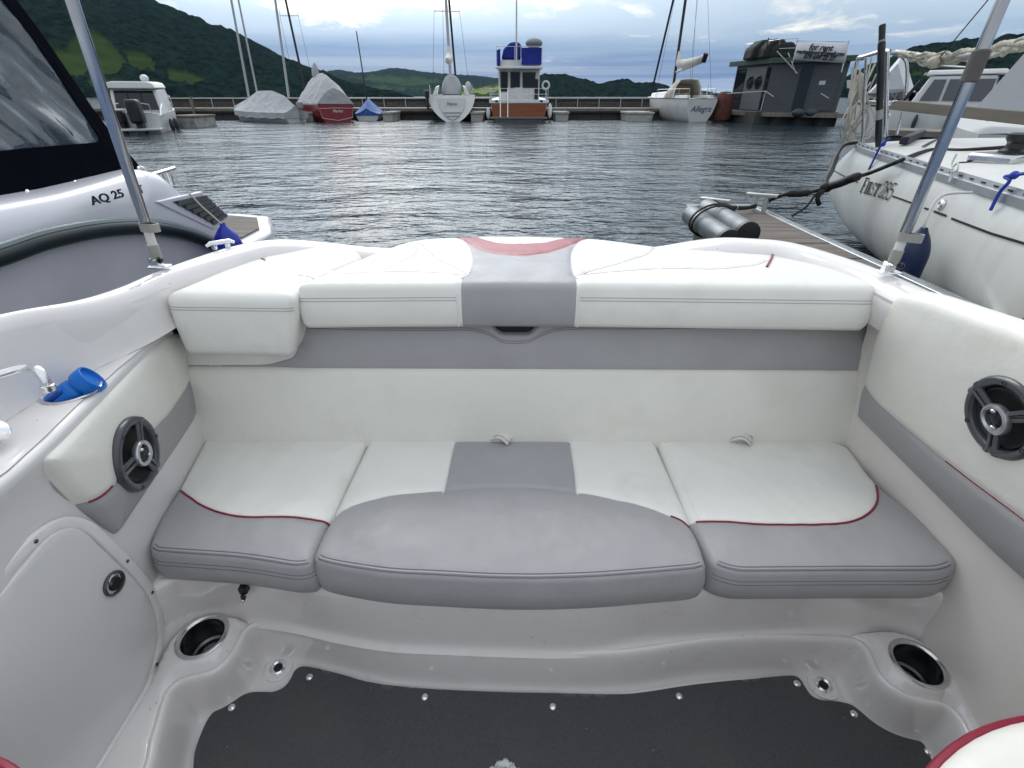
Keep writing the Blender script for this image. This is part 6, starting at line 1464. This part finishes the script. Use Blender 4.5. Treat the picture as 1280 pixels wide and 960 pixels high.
MB().prism([(-1.3, 1.2, 1.0), (-1.3, 5.2, 1.1), (-1.15, 4.6, 2.1), (-1.15, 1.5, 2.1)], (2.6, 0, 0)).build('cabin', WH, K, bevel=.08)
MB().prism([(-1.25, 1.0, 2.12), (-1.25, 5.0, 2.12), (-1.1, 4.8, 2.28), (-1.1, 1.2, 2.28)], (2.5, 0, 0)).build('hardtop', WH, K, bevel=.06)
for y0, y1, lean in ((1.5, 2.4, 0), (2.6, 3.6, 0), (3.75, 4.7, -.35)):
    MB().prism([(-1.335, y0, 1.3), (-1.335, y1, 1.3), (-1.225, y1 + lean, 1.98), (-1.225, y0, 1.98)], (.02, 0, 0)).build('window', mat('tinted_window', (.10, .10, .12), .12) if 'tinted_window' not in bpy.data.materials else bpy.data.materials['tinted_window'], K)
MB().prism([(-1.1, 1.16, 1.25), (1.1, 1.16, 1.25), (1.0, 1.4, 2.0), (-1.0, 1.4, 2.0)], (0, .03, 0)).build('rear_canopy', GLS, K)
MB().ball((.2, 2.6, 2.5), (.2, .2, .13)).build('radar_dome', WH, K); MB().tube([(-.5, 3, 2.3), (-.5, 3, 3.3)], .02, 6).build('aerial', DARKM, K)
for y_ in (1.2, 2.8, 4.5): MB().ball((-1.55, y_, .55), (.12, .12, .3)).build('fender', bpy.data.materials['fender_dark'], K)
K.location = (*pY(1262, 158, 20).xy, 0); K.rotation_euler = (0, 0, math.radians(48)); K.scale = (.62, .62, 1)
L_ = thing('covered_cruiser', 'white motorboat with peaked white cover behind the stern frame', 'motorboat')
rg = add_hull(L_, WHD, 8.0, 2.8, 1.0, tw=.85, draft=.35, stripe=NAVY)
tent(L_, rg[:11], [(0, 2.9), (.3, 3.5), (.7, 3.3), (1, 2.6)], -.6, mat('white_cover', (.62, .63, .66), .6, bump=(2, .4, .15)), name='white_cover')
MB().box((0, -.02, 1.45), (1.4, .06, .6)).build('red_seat', mat('seat_maroon', (.10, .02, .03), .6), L_)
L_.location = (*pY(1098, 150, 30).xy, 0); L_.rotation_euler = (0, 0, math.radians(-38))
M_ = thing('covered_cruiser', 'boat under a steep smooth pale cover cut off by the right frame edge', 'boat')
rg = add_hull(M_, WHD, 7, 2.6, .9, tw=.85)
c0_ = [pY(1215, 140, 9.5), pY(1420, 152, 7.0), pY(1430, -40, 7.0), pY(1330, 15, 8.0), pY(1281, 66, 8.8)]
M_.location = (*pY(1340, 165, 8.5).xy, 0); M_.rotation_euler = (0, 0, math.radians(-35))
cvr = MB(); ofs = V((1.4, 1.2, -.2)); cvr.grid([[c0_[0], c0_[4], c0_[3], c0_[2]], [c0_[0].lerp(c0_[1], .6), c0_[4].lerp(c0_[1], .45), c0_[3].lerp(c0_[1], .4), c0_[2].lerp(c0_[1], .3)], [c0_[1], c0_[1] + Z * .15, c0_[1] + Z * .5, c0_[1] + Z * 1.2]])
cvr.grid([[c0_[0], c0_[4], c0_[3], c0_[2]], [p + ofs for p in (c0_[0], c0_[4], c0_[3], c0_[2])]])
bpy.context.view_layer.update()
cv_o = cvr.build('smooth_cover', mat('pale_cover', (.66, .66, .68), .6, bump=(1.5, .2, .1)), None, smooth=False)
mw = M.LocRotScale(M_.location, M_.rotation_euler, None); cv_o.data.transform(mw.inverted()); cv_o.parent = M_

# =================================================================== HAZE
hz = MB().box((0, 3600, 440), (9600, 8800, 883)).build('haze', bpy.data.materials.new('haze'), None, smooth=False)
hz['kind'] = 'stuff'; hm = hz.data.materials[0]; hm.use_nodes = True; nt_ = hm.node_tree
for n in list(nt_.nodes):
    if n.type != 'OUTPUT_MATERIAL': nt_.nodes.remove(n)
pvn = nt_.nodes.new('ShaderNodeVolumePrincipled'); pvn.inputs['Color'].default_value = (.55, .76, 1.0, 1); pvn.inputs['Density'].default_value = 2e-5; pvn.inputs['Anisotropy'].default_value = 0
nt_.links.new(pvn.outputs[0], [n for n in nt_.nodes if n.type == 'OUTPUT_MATERIAL'][0].inputs['Volume'])
# =================================================================== WATER
def water_extra(nt, b, tc):
    N, Lk = nt.nodes, nt.links
    prev = None
    for sc_, st, dist, str_ in ((.30, .30, .6, (1, 1.6, 1)), (1.3, .5, .17, (.75, 1.6, 1)), (5.0, .8, .040, (.8, 1.5, 1)), (17, .6, .010, (1, 1.2, 1))):
        mp = N.new('ShaderNodeMapping'); mp.inputs['Scale'].default_value = str_; mp.inputs['Rotation'].default_value = (0, 0, .15 * sc_)
        Lk.new(tc.outputs['Object'], mp.inputs[0])
        t = N.new('ShaderNodeTexNoise'); t.inputs['Scale'].default_value = sc_; t.inputs['Detail'].default_value = 2; t.inputs['Distortion'].default_value = .6
        Lk.new(mp.outputs[0], t.inputs['Vector'])
        bp = N.new('ShaderNodeBump'); bp.inputs['Strength'].default_value = st; bp.inputs['Distance'].default_value = dist
        Lk.new(t.outputs['Fac'], bp.inputs['Height'])
        if prev: Lk.new(prev, bp.inputs['Normal'])
        prev = bp.outputs[0]
    Lk.new(prev, b.inputs['Normal'])
WAT = mat('water', (.014, .030, .040), .04, ior=1.333, extra=water_extra)
w = MB(); w.poly([(-4000, -600, 0), (4000, -600, 0), (4000, 7000, 0), (-4000, 7000, 0)])
wo = w.build('water', WAT, None, smooth=False); wo['kind'] = 'structure'
# =================================================================== SKY, SUN, CAMERA
wd = bpy.data.worlds.new('World'); SC.world = wd; wd.use_nodes = True
nt = wd.node_tree; N = nt.nodes; Lk = nt.links
for n in list(N): N.remove(n)
SUN_EL, SUN_AZ = math.radians(46), math.radians(-14)      # azimuth from +Y towards +X
outn = N.new('ShaderNodeOutputWorld'); bg = N.new('ShaderNodeBackground'); bg2 = N.new('ShaderNodeBackground'); mix = N.new('ShaderNodeMixShader')
sky = N.new('ShaderNodeTexSky'); sky.sky_type = 'NISHITA'; sky.sun_disc = False; sky.sun_elevation = SUN_EL; sky.sun_rotation = SUN_AZ
sky.air_density = 1.2; sky.dust_density = 1.5
bg.inputs['Strength'].default_value = .10; Lk.new(sky.outputs[0], bg.inputs['Color'])
def math_(op, a, b=None, clamp=False):
    m = N.new('ShaderNodeMath'); m.operation = op; m.use_clamp = clamp
    for i, q in enumerate((a, b)):
        if q is None: continue
        if isinstance(q, (int, float)): m.inputs[i].default_value = q
        else: Lk.new(q, m.inputs[i])
    return m.outputs[0]
def ramp(fac, stops, interp='LINEAR'):
    r = N.new('ShaderNodeValToRGB'); e = r.color_ramp.elements; r.color_ramp.interpolation = interp
    while len(e) < len(stops): e.new(.5)
    for q, (p_, c_) in zip(e, stops): q.position = p_; q.color = tuple(c_[:3]) + (1,)
    Lk.new(fac, r.inputs[0]); return r.outputs[0]
def mixc(f, a, b, mode='MIX'):
    m = N.new('ShaderNodeMix'); m.data_type = 'RGBA'; m.blend_type = mode
    for i, q in ((0, f), (6, a), (7, b)):
        if isinstance(q, (int, float)): m.inputs[i].default_value = q
        elif isinstance(q, tuple): m.inputs[i].default_value = q
        else: Lk.new(q, m.inputs[i])
    return m.outputs[2]
tc = N.new('ShaderNodeTexCoord'); sx = N.new('ShaderNodeSeparateXYZ'); Lk.new(tc.outputs['Generated'], sx.inputs[0])
x_, y_, z_ = sx.outputs
az = math_('ARCTAN2', x_, y_); el = math_('ARCSINE', z_)
elp = math_('MAXIMUM', el, 0.0)
# cloud layer seen in perspective: elevation is compressed towards the horizon
ev = math_('DIVIDE', 1.0, math_('ADD', elp, .085))
def noise(scale, sx_, sy_, detail, rough=.55, seed=0.0, dist=0.0, vsrc=None):
    cx = N.new('ShaderNodeCombineXYZ'); Lk.new(math_('MULTIPLY', az, sx_), cx.inputs[0]); Lk.new(math_('MULTIPLY', vsrc or ev, sy_), cx.inputs[1]); cx.inputs[2].default_value = seed
    t = N.new('ShaderNodeTexNoise'); t.inputs['Scale'].default_value = scale; t.inputs['Detail'].default_value = detail; t.inputs['Roughness'].default_value = rough; t.inputs['Distortion'].default_value = dist
    Lk.new(cx.outputs[0], t.inputs['Vector']); return t.outputs['Fac']
el01 = math_('MULTIPLY', elp, 1 / .5)     # 0..1 over 0..28 degrees
wob = math_('ADD', el01, math_('MULTIPLY', math_('SUBTRACT', noise(1, 2.2, .35, 4, .6, 3.3), .5), .10))
# body colour of the cloud deck by height above the horizon
deck = ramp(wob, [(.0, srgb(140, 175, 208)), (.03, srgb(62, 114, 180)), (.075, srgb(74, 118, 174)), (.13, srgb(96, 134, 182)), (.18, srgb(164, 186, 210)), (.23, srgb(186, 204, 222)), (.30, srgb(205, 216, 226)), (1.0, srgb(222, 228, 236))])
# streaky lighter/darker bands low down
streak = noise(1, 1.5, .95, 6, .6, 1.7, .3)
sband = ramp(streak, [(.36, (0, 0, 0)), (.62, (1, 1, 1))])
deck = mixc(math_('MULTIPLY', sband, .45), deck, srgb(186, 204, 222))
# bright puffy cumulus, mostly higher up
puff = noise(1, 5.5, .80, 10, .60, 8.1, .35)
thr = ramp(wob, [(.06, (0, 0, 0)), (.15, (.10, .10, .10)), (.22, (.5, .5, .5)), (.30, (.75, .75, .75)), (1, (.6, .6, .6))])
pm = math_('MULTIPLY', math_('SUBTRACT', puff, math_('SUBTRACT', .625, math_('MULTIPLY', thr, .20))), 9, True)
pcol = ramp(noise(1, 9, 1.1, 6, .6, 4.4), [(.33, srgb(196, 206, 220)), (.52, (1.05, 1.0, .90)), (.7, (1.12, 1.06, .93))])
deck = mixc(pm, deck, pcol)
Lk.new(deck, bg2.inputs['Color']); bg2.inputs['Strength'].default_value = 1.0
high = N.new('ShaderNodeMapRange'); high.inputs[1].default_value = .10; high.inputs[2].default_value = .55; high.inputs[3].default_value = .88; high.inputs[4].default_value = 1.05
Lk.new(elp, high.inputs[0])
gd = N.new('ShaderNodeVectorMath'); gd.operation = 'DOT_PRODUCT'; Lk.new(tc.outputs['Generated'], gd.inputs[0]); ga, ge = math.radians(-13), math.radians(27); gd.inputs[1].default_value = (math.sin(ga) * math.cos(ge), math.cos(ga) * math.cos(ge), math.sin(ge))
glow = math_('POWER', math_('MAXIMUM', gd.outputs['Value'], 0.0), 11.0)
Lk.new(math_('ADD', high.outputs[0], math_('MULTIPLY', glow, math_('MULTIPLY', math_('POWER', math_('MINIMUM', math_('MULTIPLY', elp, 4.2), 1.0), 1.8), 3.7))), bg2.inputs['Strength'])
mix.inputs[0].default_value = .88
Lk.new(bg.outputs[0], mix.inputs[1]); Lk.new(bg2.outputs[0], mix.inputs[2]); Lk.new(mix.outputs[0], outn.inputs['Surface'])

sl = bpy.data.lights.new('sun', 'SUN'); sl.energy = .75; sl.angle = math.radians(30); sl.color = (1, .93, .84)
so_ = bpy.data.objects.new('sun', sl); COL.objects.link(so_)
sd = V((math.sin(SUN_AZ) * math.cos(SUN_EL), math.cos(SUN_AZ) * math.cos(SUN_EL), math.sin(SUN_EL)))
so_.rotation_euler = (-sd).to_track_quat('-Z', 'Y').to_euler()

cam = bpy.data.cameras.new('camera'); co = bpy.data.objects.new('camera', cam); COL.objects.link(co)
cam.sensor_width = 36; cam.lens = F / 1280 * 36; cam.clip_start = .02; cam.clip_end = 20000
co.location = CAM; co.rotation_euler = (math.pi / 2 - P, 0, 0); SC.camera = co
SC.view_settings.view_transform = 'Standard'; SC.view_settings.look = 'None'; SC.view_settings.exposure = .37; SC.view_settings.gamma = 1
SC.cycles.max_bounces = 8; SC.cycles.volume_bounces = 0
